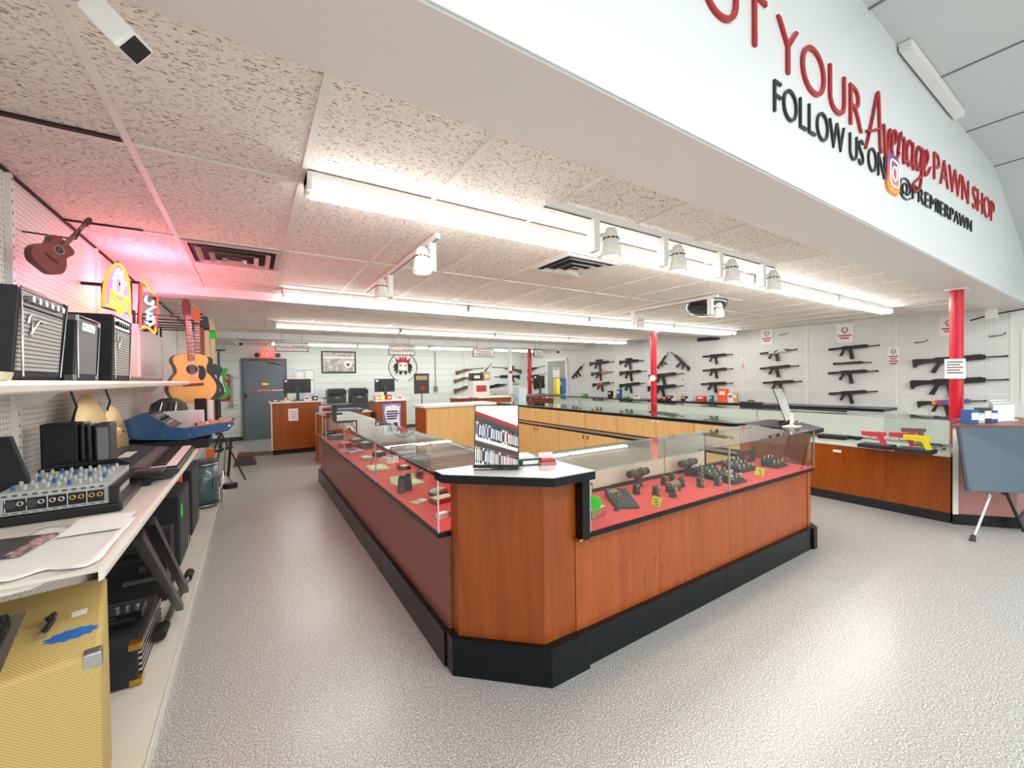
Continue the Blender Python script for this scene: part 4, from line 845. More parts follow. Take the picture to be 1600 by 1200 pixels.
neon('arched neon sign with orange outline, blue and pink strokes and a yellow bow', [(400, 700), (560, 460), (700, 700), (700, 1010), (400, 930)],
     [('outline_tube', 'neon_orange', [(410, 925), (425, 720), (470, 560), (560, 482), (635, 560), (675, 720), (685, 1040)]), ('inner_tube', 'neon_pink', [(450, 900), (460, 720), (510, 560), (560, 520), (610, 590), (645, 720), (655, 850)]),
      ('stroke_tube', 'neon_blue', [(520, 590), (560, 545), (575, 600), (600, 560), (610, 620)]), ('stroke_tube', 'neon_blue', [(510, 630), (570, 625), (640, 680), (635, 700)]), ('stroke_tube', 'neon_pink', [(555, 640), (550, 700), (560, 770)]), ('stroke_tube', 'neon_blue', [(605, 660), (610, 740), (590, 800), (575, 790)]), ('stroke_tube', 'neon_blue', [(530, 650), (525, 720), (530, 760)]),
      ('bow_tube', 'neon_yellow', [(500, 765), (570, 800), (680, 860), (630, 900), (600, 1000), (540, 940), (465, 905), (500, 850), (500, 765)]), ('bow_tube', 'neon_yellow', [(510, 800), (540, 860), (600, 890), (640, 870)]), ('bow_tube', 'neon_yellow', [(490, 880), (540, 900), (590, 950)])],
     (Vector((-.62, 3.95, 2.16)), 10, (1, .15, .34)))
neon('wavy rectangular neon sign with red outline and pale blue script', [(790, 680), (960, 780), (960, 1180), (770, 1100)],
     [('outline_tube', 'neon_red', [(805, 680), (800, 850), (795, 1000), (790, 1150)]), ('outline_tube', 'neon_orange', [(805, 680), (840, 660), (870, 720), (920, 780), (975, 795)]), ('outline_tube', 'neon_red', [(975, 795), (970, 950), (960, 1050), (955, 1160)]), ('outline_tube', 'neon_orange', [(790, 1150), (830, 1135), (880, 1150), (940, 1200), (955, 1160)]),
      ('script_tube', 'neon_blue', [(860, 820), (850, 870), (900, 900), (930, 870), (920, 910)]), ('script_tube', 'neon_blue', [(860, 980), (920, 940), (950, 930)]), ('script_tube', 'neon_blue', [(880, 990), (870, 1060), (910, 1050), (940, 1080), (900, 1120), (860, 1090)]), ('script_tube', 'neon_blue', [(900, 1000), (930, 1020), (925, 1060)])],
     (Vector((-.62, 4.9, 2.12)), 6, (1, .2, .26)))
# ---------------- string instruments ----------------
mat('spruce', 'eab660', .3, coat=.4); mat('rosewood', '5c2420', .35, coat=.4); mat('fretboard', '8a4428', .5); mat('maple_pale', 'e6d0a0', .4); mat('uke_red', '8a3a34', .35, coat=.3)
def outline(pts, n=6):
    h = curve(pts, n); return [(p.x, p.y) for p in h]+[(-p.x, p.y) for p in h[::-1][1:-1]]
def acoustic(label, loc, rot, s, top='spruce', side='rosewood', head='rosewood', name='acoustic_guitar', uke=False, group=None, tagc=None):
    r = thing(name, label, 'guitar' if not uke else 'ukulele', loc, group=group); r.rotation_euler = rot; r.scale = (s,)*3
    o = outline([(0, 0), (.12, .012), (.19, .09), (.2, .17), (.165, .25), (.125, .31), (.13, .37), (.146, .41), (.135, .465), (.07, .49), (0, .49)])
    MB().prism(o, -.045, .05, 'XZ', smooth=True).build('body', side, r); MB().prism([(a*.985, c*.99+.002) for a, c in o], -.049, -.0455, 'XZ').build('soundboard', top, r)
    MB().prism(ell(0, .335, .05, .05, 24), -.0515, -.0495, 'XZ').build('soundhole', 'dark_brown', r)
    MB().tube([(a, -.051, c) for a, c in ell(0, .335, .054, .054, 24)], .003, 5, True).build('rosette', 'paper', r)
    if not uke: MB().prism([(p.x, p.y) for p in curve([(.045, .37), (.1, .36), (.115, .28), (.08, .22), (.05, .25), (.055, .31), (.045, .37)], 5)][:-1], -.0525, -.0505, 'XZ').build('pickguard', 'black_plastic', r)
    MB().box(-.085, -.058, .17, .085, -.05, .195).build('bridge', 'rosewood', r, bevel=.002)
    nk = MB().prism([(-.027, .42), (.027, .42), (.022, .86), (-.022, .86)], -.062, -.052, 'XZ').build('fretboard', 'fretboard', r)
    q = MB(); [q.box(-.026, -.0635, .44+.42*(1-.94**k)*1.9, .026, -.0622, .443+.42*(1-.94**k)*1.9) for k in range(1, 11)]; q.build('fret_wires', 'silver', nk)
    MB().box(-.02, -.052, .49, .02, -.03, .87).build('neck', side, r, bevel=.006)
    hd = MB().prism([(-.026, .86), (.026, .86), (.036, .9), (.034, 1.0), (.015, 1.03), (-.015, 1.03), (-.034, 1.0), (-.036, .9)], -.05, -.034, 'XZ').build('headstock', head, r)
    for sx in (-1, 1):
        for k in range(2 if uke else 3): MB().cyl((sx*.036, -.042, .9+.04*k), (sx*.056, -.042, .9+.04*k), .007, n=8).build('tuner', 'silver', hd)
    q = MB(); [q.cyl((-.02+.008*k, -.066, .18), (-.017+.0068*k, -.066, .87), .0008, n=4) for k in range(6)]; q.build('strings', 'silver', r)
    if tagc: MB().cyl((0, -.07, .84), (0, -.073, .84), .035, n=16).build('price_tag', tagc, r)
    return r
def electric(label, loc, rot, s, body='black_plastic', neck='maple_pale', head='maple_pale', tagc=None, group=None, pg=None):
    r = thing('electric_guitar', label, 'guitar', loc, group=group); r.rotation_euler = rot; r.scale = (s,)*3
    o = [(p.x, p.y) for p in curve([(0, 0), (.12, .01), (.17, .08), (.155, .17), (.12, .23), (.13, .3), (.155, .38), (.12, .41), (.05, .35), (-.04, .33), (-.09, .38), (-.13, .45), (-.16, .42), (-.14, .32), (-.115, .23), (-.15, .17), (-.17, .08), (-.12, .01), (0, 0)], 4)][:-1]
    MB().prism(o, -.02, .025, 'XZ', smooth=True).build('body', body, r)
    MB().prism([(.02, .06), (.13, .1), (.1, .2), (.09, .3), (-.05, .33), (-.06, .2), (-.02, .12)], -.024, -.0205, 'XZ').build('pickguard', pg or 'paper', r)
    for z in (.16, .22, .28): MB().box(-.04, -.031, z, .04, -.0245, z+.016).build('pickup', 'black_plastic', r)
    MB().box(-.024, -.034, .33, .024, -.01, .86).build('neck', neck, r, bevel=.004)
    hd = MB().prism([(-.024, .86), (.024, .86), (.03, .9), (.012, 1.03), (-.02, 1.04), (-.05, 1.0), (-.045, .92), (-.05, .89)], -.03, -.014, 'XZ').build('headstock', head, r)
    for k in range(6): MB().cyl((-.048+.003*k, -.022, .9+.021*k), (-.07+.003*k, -.022, .9+.021*k), .006, n=8).build('tuner', 'black_plastic', hd)
    if tagc: MB().cyl((0, -.045, .82), (0, -.048, .82), .045, n=16).build('price_tag', tagc, r)
    return r
acoustic('small reddish ukulele hung at an angle on the pegboard above the first amplifier', (-.80, 2.71, 2.03), (.0, .62, math.radians(55)), .36, 'uke_red', 'rosewood', 'rosewood', 'ukulele', True)
tag(MB().tube([(XL+.001, 2.88, 2.225), (-.715, 2.865, 2.215), (-.69, 2.80, 2.222), (-.68, 2.78, 2.24)], .004, 6).build('wall_hook', 'gun_grey'), 'thin metal hook holding the ukulele', 'hook')
acoustic('natural spruce top acoustic guitar hung facing the aisle at the shelf end', (-.515, 5.36, 1.29), (0, -.05, .42), 1.03, head='rosewood')
acoustic('orange headed acoustic guitar hung second, behind the spruce one', (-.50, 5.62, 1.32), (0, 0, .3), .96, 'black_plastic', 'rosewood', 'orange')
electric('black electric guitar hung third in the row', (-.47, 5.86, 1.33), (0, 0, .25), .93, 'black_plastic', 'fretboard', 'black_plastic')
electric('black electric guitar with white guard hung fourth in the row', (-.44, 6.1, 1.30), (0, 0, .25), .95, 'black_plastic', 'maple_pale', 'black_plastic')
electric('green electric guitar with a pale neck and bright green tag, last in the row', (-.40, 6.36, 1.28), (0, 0, .15), .98, 'green', 'maple_pale', 'maple_pale', tagc='neon_green')
for i, (y, xe) in enumerate(((5.02, -.6), (5.335, -.515), (5.605, -.495), (5.855, -.465), (6.095, -.44), (6.35, -.4))):
    z = 2.135; L_ = xe-XL
    r = thing('guitar_hanger', ('black hanger arm nearest the second neon sign', 'black hanger arm holding the spruce top guitar', 'black hanger arm holding the orange headed guitar', 'third black hanger arm behind the spruce guitar', 'fourth black hanger arm behind the spruce guitar', 'black hanger arm holding the green guitar')[i], 'hanger', (XL, y, z))
    MB().cyl((.0, 0, 0), (L_-.03, 0, 0), .007, n=8).build('arm', 'black_plastic', r); MB().box(0, -.02, -.09, .015, .02, .03).build('wall_plate', 'black_plastic', r); MB().tube([(L_+.03, -.06, 0), (L_-.035, -.05, 0), (L_-.035, .03, 0), (L_+.03, .04, 0)], .006, 6).build('yoke', 'black_plastic', r)
# ---------------- goods on the desk shelf ----------------
mat('mixer_grey', 'b4bab8', .45)
r = thing('audio_mixer', 'light grey audio mixer with a panel of sockets on a black case', 'mixer', (-.65, 2.30, .972), math.radians(2))
MB().box(-.17, -.01, 0, .19, .43, .035).build('case_base', 'black_plastic', r, bevel=.008)
MB().prism([(0, .037), (0, .122), (.40, .130), (.40, .037)], -.152, .15, 'YZ').build('housing', 'mixer_grey', r, bevel=.004)
p = MB().box(-.135, -.003, .052, .135, 0, .098).build('socket_panel', 'black_plastic', r)
for k in range(5):
    MB().box(-.132+.054*k, -.0045, .051, -.130+.054*k, -.0031, .1).build('divider', 'paper', p)
    for j in range(2):
        xx = -.117+.054*k+.024*j
        if k < 2 and j == 0: MB().cyl((xx, -.003, .078), (xx, -.007, .078), .0155, n=16).build('socket', 'dark_grey', p)
        else: MB().tube([(xx+a, -.005, .08+c) for a, c in ell(0, 0, .0075, .0075, 12)], .0026, 6, True).build('jack', 'silver' if (k < 3) else 'gold', p)
q = MB()
for k in range(11):
    for z in (.044, .046+.062, .112): q.box(-.14+.026*k, -.0015, z, -.126+.026*k, -.0002, z+.0025)
q.build('vent_slots', 'ink', r)
for k in range(9):
    for j in range(5): 
        yy = .05+.075*j; xx = -.125+.03*k; zz = .121+.008*yy/.4
        MB().cyl((xx, yy, zz+.0), (xx, yy, zz+.02), .007, .0055, n=8).build('knob', 'blue' if (k+2*j) % 5 == 0 else 'mixer_grey', r)
MB().tube([(-.15, .40, .13), (-.1, .42, .15), (.1, .42, .15), (.15, .40, .13)], .012, 8).build('handle', 'black_plastic', r)
MB().bar((.165, .0, .04), (.165, .0, .11), .03).bar((.165, 0, .1), (.165, .35, .1), .02).build('side_handle', 'black_plastic', r)
r = thing('small_device', 'small black device with a dark screen behind the grey mixer', 'device', (-.47, 2.82, .972)); MB().box(-.075, -.06, .04, .075, .06, .075).build('body', 'black_plastic', r, bevel=.008); MB().box(-.05, -.04, .0755, .05, .04, .077).build('screen', 'dark_grey', r); MB().box(-.05, -.04, 0, .02, .04, .0395).build('foot', 'black_matte', r)
# rumpled plastic, papers
sheet = MB(); N = 14
vs = []
random.seed(3)
for i in range(N):
    for j in range(N): vs.append((-.66+.27*i/(N-1), 1.66+.5*j/(N-1)+.02*math.sin(i), .975+.006*random.random()))
sheet.add(vs, [(i*N+j, (i+1)*N+j, (i+1)*N+j+1, i*N+j+1) for i in range(N-1) for j in range(N-1)], True)
o = sheet.build('plastic_sheet', 'white_plastic'); o.modifiers.new('solid', 'SOLIDIFY').thickness = .0015; tag(o, 'crumpled white plastic sheet lying along the front of the desk shelf', 'sheet')
r = thing('magazine', 'dark glossy booklet with a pink and white print edge on the white desk shelf', 'booklet', (-.675, 1.95, .982), math.radians(-8))
MB().box(-.12, -.1, 0, .05, .1, .006).build('cover', 'dark_grey', r); MB().box(.0505, -.1, 0, .09, .1, .0055).build('print_edge', mat('print_pink', 'c8a0a0', .5, noise=(60, '3a3034', .4, .6)), r); MB().box(-.06, -.04, .0062, -.05, .05, .0068).build('yellow_line', 'yellow', r)
tag(MB().box(-.56, 1.98, .984, -.40, 2.2, .986).build('paper_sheet', 'paper'), 'white paper sheet beside the dark booklet', 'paper')
# black slabs
for i, (x0, x1, y, h_, m, lb) in enumerate(((-.84, -.715, 2.80, .34, 'black_matte', 'large black rounded speaker box standing against the pegboard'), (-.705, -.69, 2.8, .34, 'black_plastic', 'thin black panel standing just right of the large black box'), (-.682, -.667, 2.8, .33, 'black_plastic', 'second thin black panel next to the grey speaker box'), (-.66, -.60, 2.82, .33, 'dark_grey', 'dark grey speaker box standing before the cymbals'))):
    r = thing('speaker_box' if i in (0, 3) else 'thin_panel', lb, 'speaker' if i in (0, 3) else 'panel', ((x0+x1)/2, y, .972))
    MB().box((x0-x1)/2, 0, 0, (x1-x0)/2, .11, h_).build('cabinet' if i in (0, 3) else 'board', m, r, bevel=.006)
    if i in (0, 3): MB().box((x0-x1)/2+.01, -.004, .02, (x1-x0)/2-.01, -.0005, h_-.02).build('grille', 'black_matte' if i == 0 else 'grille_grey', r)
r = thing('leaning_panel', 'black panel cut by the left edge of the photo behind the grey mixer', 'panel', (-.80, 2.46, .972)); MB().prism([(-.05, 0), (.06, 0), (-.02, .32), (-.05, .32)], 0, .03, 'XZ').build('board', 'black_matte', r)
# cymbals
mat('bronze', 'ccb078', .36, .6)
def cymbal(label, x, y, s, ry, rz):
    r = thing('cymbal', label, 'cymbal', (x, y, .975+s*math.sin(ry))); r.rotation_euler = (0, ry, rz)
    MB().lathe([(.006, .022), (.03, .02), (.045, .008), (s*.6, .004), (s, -.006), (s, -.009), (s*.6, .001), (.044, .005), (.028, .017), (.006, .019)], 64, smooth=False).build('disc', 'bronze', r)
    MB().cyl((0, 0, .0), (0, 0, .0285), .006, n=10).build('centre_hole', 'ink', r); return r
cymbal('larger bronze cymbal leaning against the pegboard beside the grey speaker box', -.765, 3.32, .235, math.radians(80), math.radians(-3))
cymbal('smaller bronze cymbal leaning behind the larger one', -.78, 3.85, .19, math.radians(80), math.radians(-3))
# keyboard
r = thing('keyboard', 'black and grey electronic keyboard lying on the desk shelf', 'keyboard', (-.565, 3.36, .975), math.radians(1))
MB().prism([(-.2, .0), (.17, .0), (.21, .03), (.21, .05), (.08, .062), (-.12, .095), (-.2, .09)], -.46, .46, 'XZ').build('body', mat('kb_grey', '33373b', .45), r, bevel=.006)
MB().add([(-.17, -.43, .0945), (.06, -.43, .068), (.06, .43, .068), (-.17, .43, .0945)], [(0, 1, 2, 3)]).build('control_surface', mat('kb_panel', '6a625e', .45), r)
MB().box(-.12, -.13, .0915, -.05, .12, .0925).build('display', 'paper', r)
for k in range(40): MB().box(.085, -.42+k*.021, .0615, .195, -.4005+k*.021, .066).build('white_key', 'white_plastic', r)
for k in range(39):
    if k % 7 not in (2, 6): MB().box(.085, -.4055+k*.021, .0665, .15, -.393+k*.021, .074).build('black_key', 'black_plastic', r)
# blue mixing desk
r = thing('mixing_desk', 'large blue sided mixing desk on a black box at the end of the desk shelf', 'mixer', (0, 4.1, 0))
prof = [(-.84, 1.10), (-.85, 1.16), (-.82, 1.215), (-.70, 1.272), (-.66, 1.262), (-.53, 1.155), (-.45, 1.14), (-.2, 1.165), (-.135, 1.172), (-.125, 1.155), (-.165, 1.10), (-.45, 1.047), (-.7, 1.07)]
MB().prism(prof, 0, .03, 'XZ').build('side_panel', mat('mixer_blue', '2a5a8a', .35, coat=.3), r, bevel=.004)
MB().prism([(a, c-.004) for a, c in prof], .0305, .42, 'XZ').build('body', 'dark_grey', r); MB().prism(prof, .4205, .45, 'XZ').build('side_panel', 'mixer_blue', r)
MB().add([(-.69, .04, 1.266), (-.69, .41, 1.266), (-.53, .41, 1.156), (-.53, .04, 1.156)], [(0, 1, 2, 3)]).build('channel_panel', mat('mixer_red', '6a2c24', .5), r)
MB().add([(-.44, .04, 1.142), (-.44, .41, 1.142), (-.15, .41, 1.171), (-.15, .04, 1.171)], [(0, 1, 2, 3)]).build('fader_panel', mat('fader_brown', 'b88c7c', .5), r)
MB().box(-.50, .035, 1.14, -.42, .41, 1.156).build('arm_rest', 'mixer_grey', r)
for k in range(8):
    for j in range(3): MB().box(-.39+.075*j, .06+k*.043, 1.152+.0075*j, -.375+.075*j, .075+k*.043, 1.172+.0075*j).build('fader', ('black_plastic', 'paper', 'orange')[(k+j) % 3], r)
for k in range(8):
    for j in range(4): MB().cyl((-.67+.035*j, .06+k*.045, 1.25-.024*j), (-.664+.035*j, .06+k*.045, 1.272-.024*j), .006, n=6).build('knob', 'silver' if j % 2 else 'black_plastic', r)
for (xx, zz) in ((-.8, 1.19), (-.8, 1.12), (-.58, 1.10), (-.42, 1.09), (-.16, 1.14)): MB().cyl((xx, -.003, zz), (xx, 0, zz), .009, n=10).build('screw', 'silver', r)
tag(MB().box(-.84, 4.12, .972, -.30, 4.5, 1.044).build('black_box', 'black_matte'), 'flat black box under the blue mixing desk', 'box')
r = thing('white_keyboard', 'white narrow keyboard case standing behind the blue mixing desk', 'keyboard', (-.42, 4.78, .972)); MB().box(-.25, -.05, 0, .04, .05, .27).build('case', 'white_plastic', r, bevel=.004); MB().box(-.22, -.0525, .14, 0, -.0505, .15).build('seam', 'grey_metal', r)
r = thing('gig_bag', 'crumpled grey green instrument bag below the acoustic guitar', 'bag', (-.66, 5.0, .972))
q = MB(); q.lathe([(.001, 0), (.1, .0), (.15, .06), (.16, .2), (.13, .33), (.06, .38), (.001, .385)], 16); o = q.build('bag_body', mat('bag_green', '4a5048', .8, bump=(18, 1.0)), r)
for k in range(4): MB().tube([(-.1+.06*k, -.155+.01*k, .05), (-.12+.06*k, -.17, .2), (-.08+.05*k, -.12, .35)], .008, 6).build('strap', 'silver' if k % 2 else 'black_matte', r)
for i, (x0, x1, z1, m) in enumerate(((-.45, -.36, 1.34, 'black_matte'), (-.34, -.3, 1.32, 'white_plastic'), (-.29, -.26, 1.33, 'black_matte'))):
    tag(MB().box(x0-.02, 5.02, .972, x1-.02, 5.12, z1).build('upright_case', m), ('black upright case under the guitars', 'white upright board under the guitars', 'slim black board at the right of the upright cases')[i], 'case')
r = thing('keyboard_stand', 'black tripod stand rising behind the hanging guitars', 'stand', (-.38, 7.1, 0))
MB().cyl((0, 0, .5), (0, 0, 1.95), .012).build('pole', 'black_plastic', r)
for a in (20, 140, 260): MB().cyl((0, 0, .8), (.3*math.cos(math.radians(a)), .3*math.sin(math.radians(a)), .05), .01).build('leg', 'black_plastic', r)
MB().bar((-.08, 0, 1.95), (.08, 0, 1.95), .02).build('head', 'black_plastic', r)
# ---------------- below the desk ----------------
tw = mat('tweed', 'b89a58', .75); t, b = nodes(tw); tc = t.nodes.new('ShaderNodeTexCoord'); sp = t.nodes.new('ShaderNodeSeparateXYZ'); t.links.new(tc.outputs['Object'], sp.inputs[0])
d = mathn(t, 'ADD', mathn(t, 'ADD', sp.outputs['X'], sp.outputs['Z']), mathn(t, 'MULTIPLY', sp.outputs['Y'], .5)); mx = t.nodes.new('ShaderNodeMix'); mx.data_type = 'RGBA'
t.links.new(mathn(t, 'LESS_THAN', mathn(t, 'FRACT', mathn(t, 'MULTIPLY', d, 130)), .4), mx.inputs[0]); mx.inputs[6].default_value = lin('ccb474'); mx.inputs[7].default_value = lin('b0964e'); t.links.new(mx.outputs[2], b.inputs['Base Color'])
r = thing('tweed_amplifier', 'yellow tweed covered amplifier with a blue sticker at the lower left', 'amplifier', (-.37, 1.58, .047), math.radians(11))
MB().box(-.53, 0, .003, 0, .62, .705).build('cabinet', 'tweed', r, bevel=.012)
pn = MB().box(-.30, .06, .7055, -.185, .45, .709).build('control_panel', 'chrome', r)
for k in range(7): MB().cyl((-.225, .09+.05*k, .709), (-.225, .09+.05*k, .735), .016, .012, n=12).build('knob', 'black_plastic', pn)
MB().prism([(p.x, p.y) for p in [Vector((-.065+(.048+.012*(k % 2))*math.cos(math.radians(k*15)), .17+(.03+.008*(k % 2))*math.sin(math.radians(k*15)))) for k in range(24)]], .7055, .7065).build('sticker', 'blue_tag' if 'blue_tag' in MATS else mat('blue_tag', '2068c0', .5), r)
MB().box(-.135, .20, .7055, -.118, .33, .72).build('handle_mount', 'chrome', r); MB().tube([(-.126, .22, .715), (-.11, .24, .735), (-.11, .29, .735), (-.126, .31, .715)], .008, 6).build('handle', 'black_plastic', r)
MB().box(-.075, .3, .7055, -.04, .34, .707).build('price_label', 'paper', r)
MB().box(-.035, -.004, .665, .004, .035, .709).build('corner_guard', 'chrome', r, bevel=.006)
r = thing('amplifier_head', 'open black amplifier head with coiled cables and a pedal on top', 'amplifier', (-.47, 2.62, .047))
MB().box(-.40, 0, .003, -.02, .55, .2).build('cabinet', 'tolex', r, bevel=.006)
q = MB(); [q.box(-.0195, .02, .03+.028*k, -.004, .53, .042+.028*k) for k in range(6)]; q.build('grille_slats', 'silver', r)
for z in (.0, .17): MB().box(-.05, -.004, z+.003, .0, .05, z+.035).build('corner_guard', 'brass', r, bevel=.004)
MB().box(-.2, .2, .201, -.06, .34, .235).build('tray', 'black_plastic', r)
o = thing('effects_pedal', 'black pedal with silver knobs on the open amplifier head', 'pedal', (-.58, 2.93, .249)); MB().box(-.07, -.05, 0, .07, .07, .05).build('body', 'black_plastic', o, bevel=.004)
for k in range(3): MB().cyl((-.04+.04*k, 0, .05), (-.04+.04*k, 0, .068), .011, n=10).build('knob', 'silver', o)
for i in range(3):
    pts = [Vector((-.68+.012*i+.10*math.cos(a*.5+i)*(1-.02*a), 2.86+.09*math.sin(a*.5+i)+.05*i, .262+.008*math.sin(a)+.012*i)) for a in range(30)]
    tag(MB().tube(pts, .005, 6).build('cable', 'black_plastic'), ('black cable coil nearest the tweed amplifier', 'black cable loop in the middle of the coil pile', 'black cable loop nearest the pedal')[i], 'cable')
r = thing('folded_stand', 'folded black keyboard stand leaning from the desk edge to the base shelf', 'stand', (0, 0, 0))
MB().bar((-.385, 2.12, .91), (-.40, 3.25, .10), .035).build('leg', 'black_plastic', r); MB().bar((-.375, 2.3, .91), (-.40, 3.5, .10), .035).build('leg', 'black_plastic', r)
MB().cyl((-.455, 3.05, .085), (-.415, 3.8, .085), .017).build('foot_bar', 'grey_metal', r); MB().cyl((-.458, 2.98, .085), (-.455, 3.1, .085), .028).build('rubber_foot', 'black_matte', r); MB().cyl((-.417, 3.75, .085), (-.413, 3.86, .085), .028).build('rubber_foot', 'black_matte', r)
def cab(label, y0, y1, h_, tagc=None, d=.35):
    r = thing('speaker_cabinet', label, 'speaker', (-.5, y0, .047)); MB().box(-d, 0, 0.001, 0, y1-y0, h_).build('cabinet', 'tolex', r, bevel=.008); MB().box(.0005, .02, .02, .006, y1-y0-.02, h_-.02).build('grille', mat('grille_dark', '3e4042', .7), r)
    MB().box(.0065, (y1-y0)*.7, .04, .009, (y1-y0)*.76, .12).build('badge', 'silver', r)
    if tagc: MB().prism([(.12+.04*math.cos(math.radians(a)), h_*.75+.06*math.sin(math.radians(a))) for a in range(0, 360, 30)], .0065, .0085, 'YZ').build('price_tag', tagc, r)
    return r
cab('black speaker cabinet with a bright green tag under the desk shelf', 4.1, 4.72, .56, 'neon_green'); cab('black speaker cabinet between the green tagged one and the drum', 4.9, 5.5, .62)
tag(MB().cyl((-.6, 4.8, .05), (-.6, 4.8, .70), .05).build('red_roll', 'box_orange'), 'upright orange red roll between the two speaker cabinets', 'roll')
for i, (y, h_, m) in enumerate(((3.62, .3, 'black_plastic'), (3.8, .42, 'black_matte'))):
    r = thing('black_equipment', ('low black amplifier behind the folded stand', 'black equipment box with silver sockets behind the folded stand')[i], 'equipment', (-.62, y, .047)); MB().box(-.2, -.08, .001, .12, .08, h_).build('body', m, r, bevel=.006); MB().box(-.1, -.083, h_*.5, .08, -.0805, h_*.6).build('socket_row', 'silver', r); MB().cyl((0, -.09, h_*.8), (0, -.0805, h_*.8), .02).build('knob', 'silver', r)
# drum
r = thing('snare_drum', 'teal drum with chrome hoops at the end of the base shelf', 'drum', (-.50, 6.0, .047))
MB().lathe([(.001, .03), (.15, .03), (.15, .5), (.001, .5)], 32).build('shell', mat('drum_teal', '4a6a70', .3, coat=.5), r); MB().lathe([(.001, .503), (.155, .503), (.157, .53), (.15, .535), (.001, .525)], 32).build('batter_head', 'dark_grey', r)
for z in (.03, .5): MB().tube([(a, c, z) for a, c in ell(0, 0, .158, .158, 32)], .009, 6, True).build('hoop', 'chrome', r)
for k in range(8): a = k*math.pi/4; MB().cyl((.162*math.cos(a), .162*math.sin(a), .2), (.162*math.cos(a), .162*math.sin(a), .34), .01, n=8).build('lug', 'chrome', r)
r = thing('practice_pad', 'round black pad sticking out over the aisle beside the teal drum', 'pad', (-.235, 5.95, .25)); MB().cyl((0, 0, -.02), (0, 0, .03), .075, n=24).build('pad', 'black_matte', r); MB().cyl((0, 0, .03), (0, 0, .036), .06, n=24).build('top', 'dark_grey', r); MB().cyl((-.0, 0, -.01), (-.1, .0, -.01), .01).build('arm', 'chrome', r); MB().cyl((-.09, 0, -.2), (-.09, 0, 0), .01).build('post', 'chrome', r)
r = thing('hardware_stand', 'chrome and black drum hardware stand beyond the teal drum', 'stand', (-.36, 6.5, .047))
MB().cyl((.02, 0, .06), (.06, 0, .66), .012).build('tube', 'chrome', r); MB().cyl((.08, .06, .2), (.12, .06, .72), .016).build('tube', 'black_plastic', r); MB().bar((-.08, .02, .55), (.14, .02, .6), .03).build('clamp', 'black_plastic', r)
for a in (30, 150, 270): MB().cyl((.03, 0, .3), (.03+.16*math.cos(math.radians(a)), .16*math.sin(math.radians(a)), .015), .01).build('leg', 'chrome', r)
tag(MB().prism([(-.48, 6.22), (-.40, 6.22), (-.41, 6.26), (-.47, 6.26)], .047, .68).build('orange_board', 'orange'), 'narrow orange board whose tip shows above the teal drum', 'board')
r = thing('floor_mat', 'small brown mat on the floor at the foot of the near kiosk', 'mat', (.0, 9.7, 0)); MB().box(0, 0, 0, .3, .5, .012).build('mat', mat('mat_brown', '6a6650', .9), r)
r = thing('red_bag', 'small red and grey bag on the floor before the grab bar', 'bag', (-.12, 8.7, 0)); MB().prism([(-.18, 0), (.18, 0), (.12, .2), (-.1, .22)], 0, .25, 'XZ').build('body', 'dark_grey', r, bevel=.02); MB().tube([(-.14, 0, .05), (-.1, -.005, .2), (.1, -.005, .18), (.15, 0, .05)], .012, 6).build('trim', 'redink', r)
# ---------------- contents of the cases ----------------
LZ = .7115
def onl(px, py, lo=.86, hi=1.2):
    p = on(px, py, z=LZ); p.x = min(max(p.x, lo), hi); return p
def item(name, label, cat, p, rz=0, group=None): return thing(name, label, cat, (p[0], p[1], LZ if len(p) < 3 else p[2]), rz, group)
p = onl(630, 768)
r = item('binoculars', 'dark grey binoculars standing on the red liner of the left case', 'binoculars', (.90, p.y), .5)
for s in (-1, 1): o = MB().cyl((s*.034, 0, 0), (s*.03, 0, .1), .03, .024, n=18).build('barrel', 'gun_grey', r); MB().cyl((s*.03, 0, .1), (s*.03, 0, .118), .02, n=16).build('eyepiece', 'black_plastic', o)
MB().box(-.012, -.008, .02, .012, .008, .1).build('bridge', 'black_plastic', r)
r = item('silver_device', 'silver topped small device beside the binoculars', 'device', (1.06, 2.62), .3); MB().box(-.055, -.04, 0, .055, .04, .022).build('base', 'dark_grey', r, bevel=.004); MB().prism([(-.05, .023), (.05, .023), (.045, .045), (-.03, .038)], -.038, .038, 'XZ').build('cover', 'silver', r)
r = item('jewelry_box', 'red sided box with a cream open top near the front of the left case', 'box', (1.02, 2.46), .2); MB().box(-.075, -.045, 0, .075, .045, .028).build('base', 'redink', r, bevel=.003); MB().box(-.065, -.036, .0285, .065, .036, .034).build('cushion', 'cream', r)
r = item('color_card', 'white and yellow striped card lying in the left case', 'card', (.90, 2.55), .4); MB().box(-.05, -.03, 0, .05, .03, .003).build('card', 'paper', r); MB().box(-.045, -.028, .0032, -.02, .028, .0045).build('stripe', 'yellow', r); MB().box(-.01, -.028, .0032, .0, .028, .0045).build('stripe', 'gun_grey', r)
r = item('open_case', 'cream lined open flat case behind the binoculars', 'case', (.98, 3.02), .15); MB().box(-.1, -.08, 0, .1, .06, .016).build('tray', 'cream', r, bevel=.003); MB().prism([(.062, .0), (.07, .0), (.10, .05), (.092, .055)], -.1, .1, 'YZ').build('lid', 'cream', r)
r = item('small_carton', 'tiny white and purple carton at the near end of the left case', 'box', (.90, 2.17), .3); MB().box(-.03, -.02, 0, .03, .02, .03).build('carton', 'paper', r); MB().box(.0305, -.02, 0, .05, .02, .029).build('side_flap', 'pistol_purple', r)
r = item('wrist_watch', 'red ring shaped wrist watch near the corner end of the left case', 'watch', (1.05, 2.24), .6); MB().tube([(a, 0, .034+c) for a, c in ell(0, 0, .032, .03, 20)], .005, 8, True).build('strap', 'redink', r); MB().cyl((0, -.012, .034), (0, .012, .034), .018, n=16).build('dial', 'silver', r)
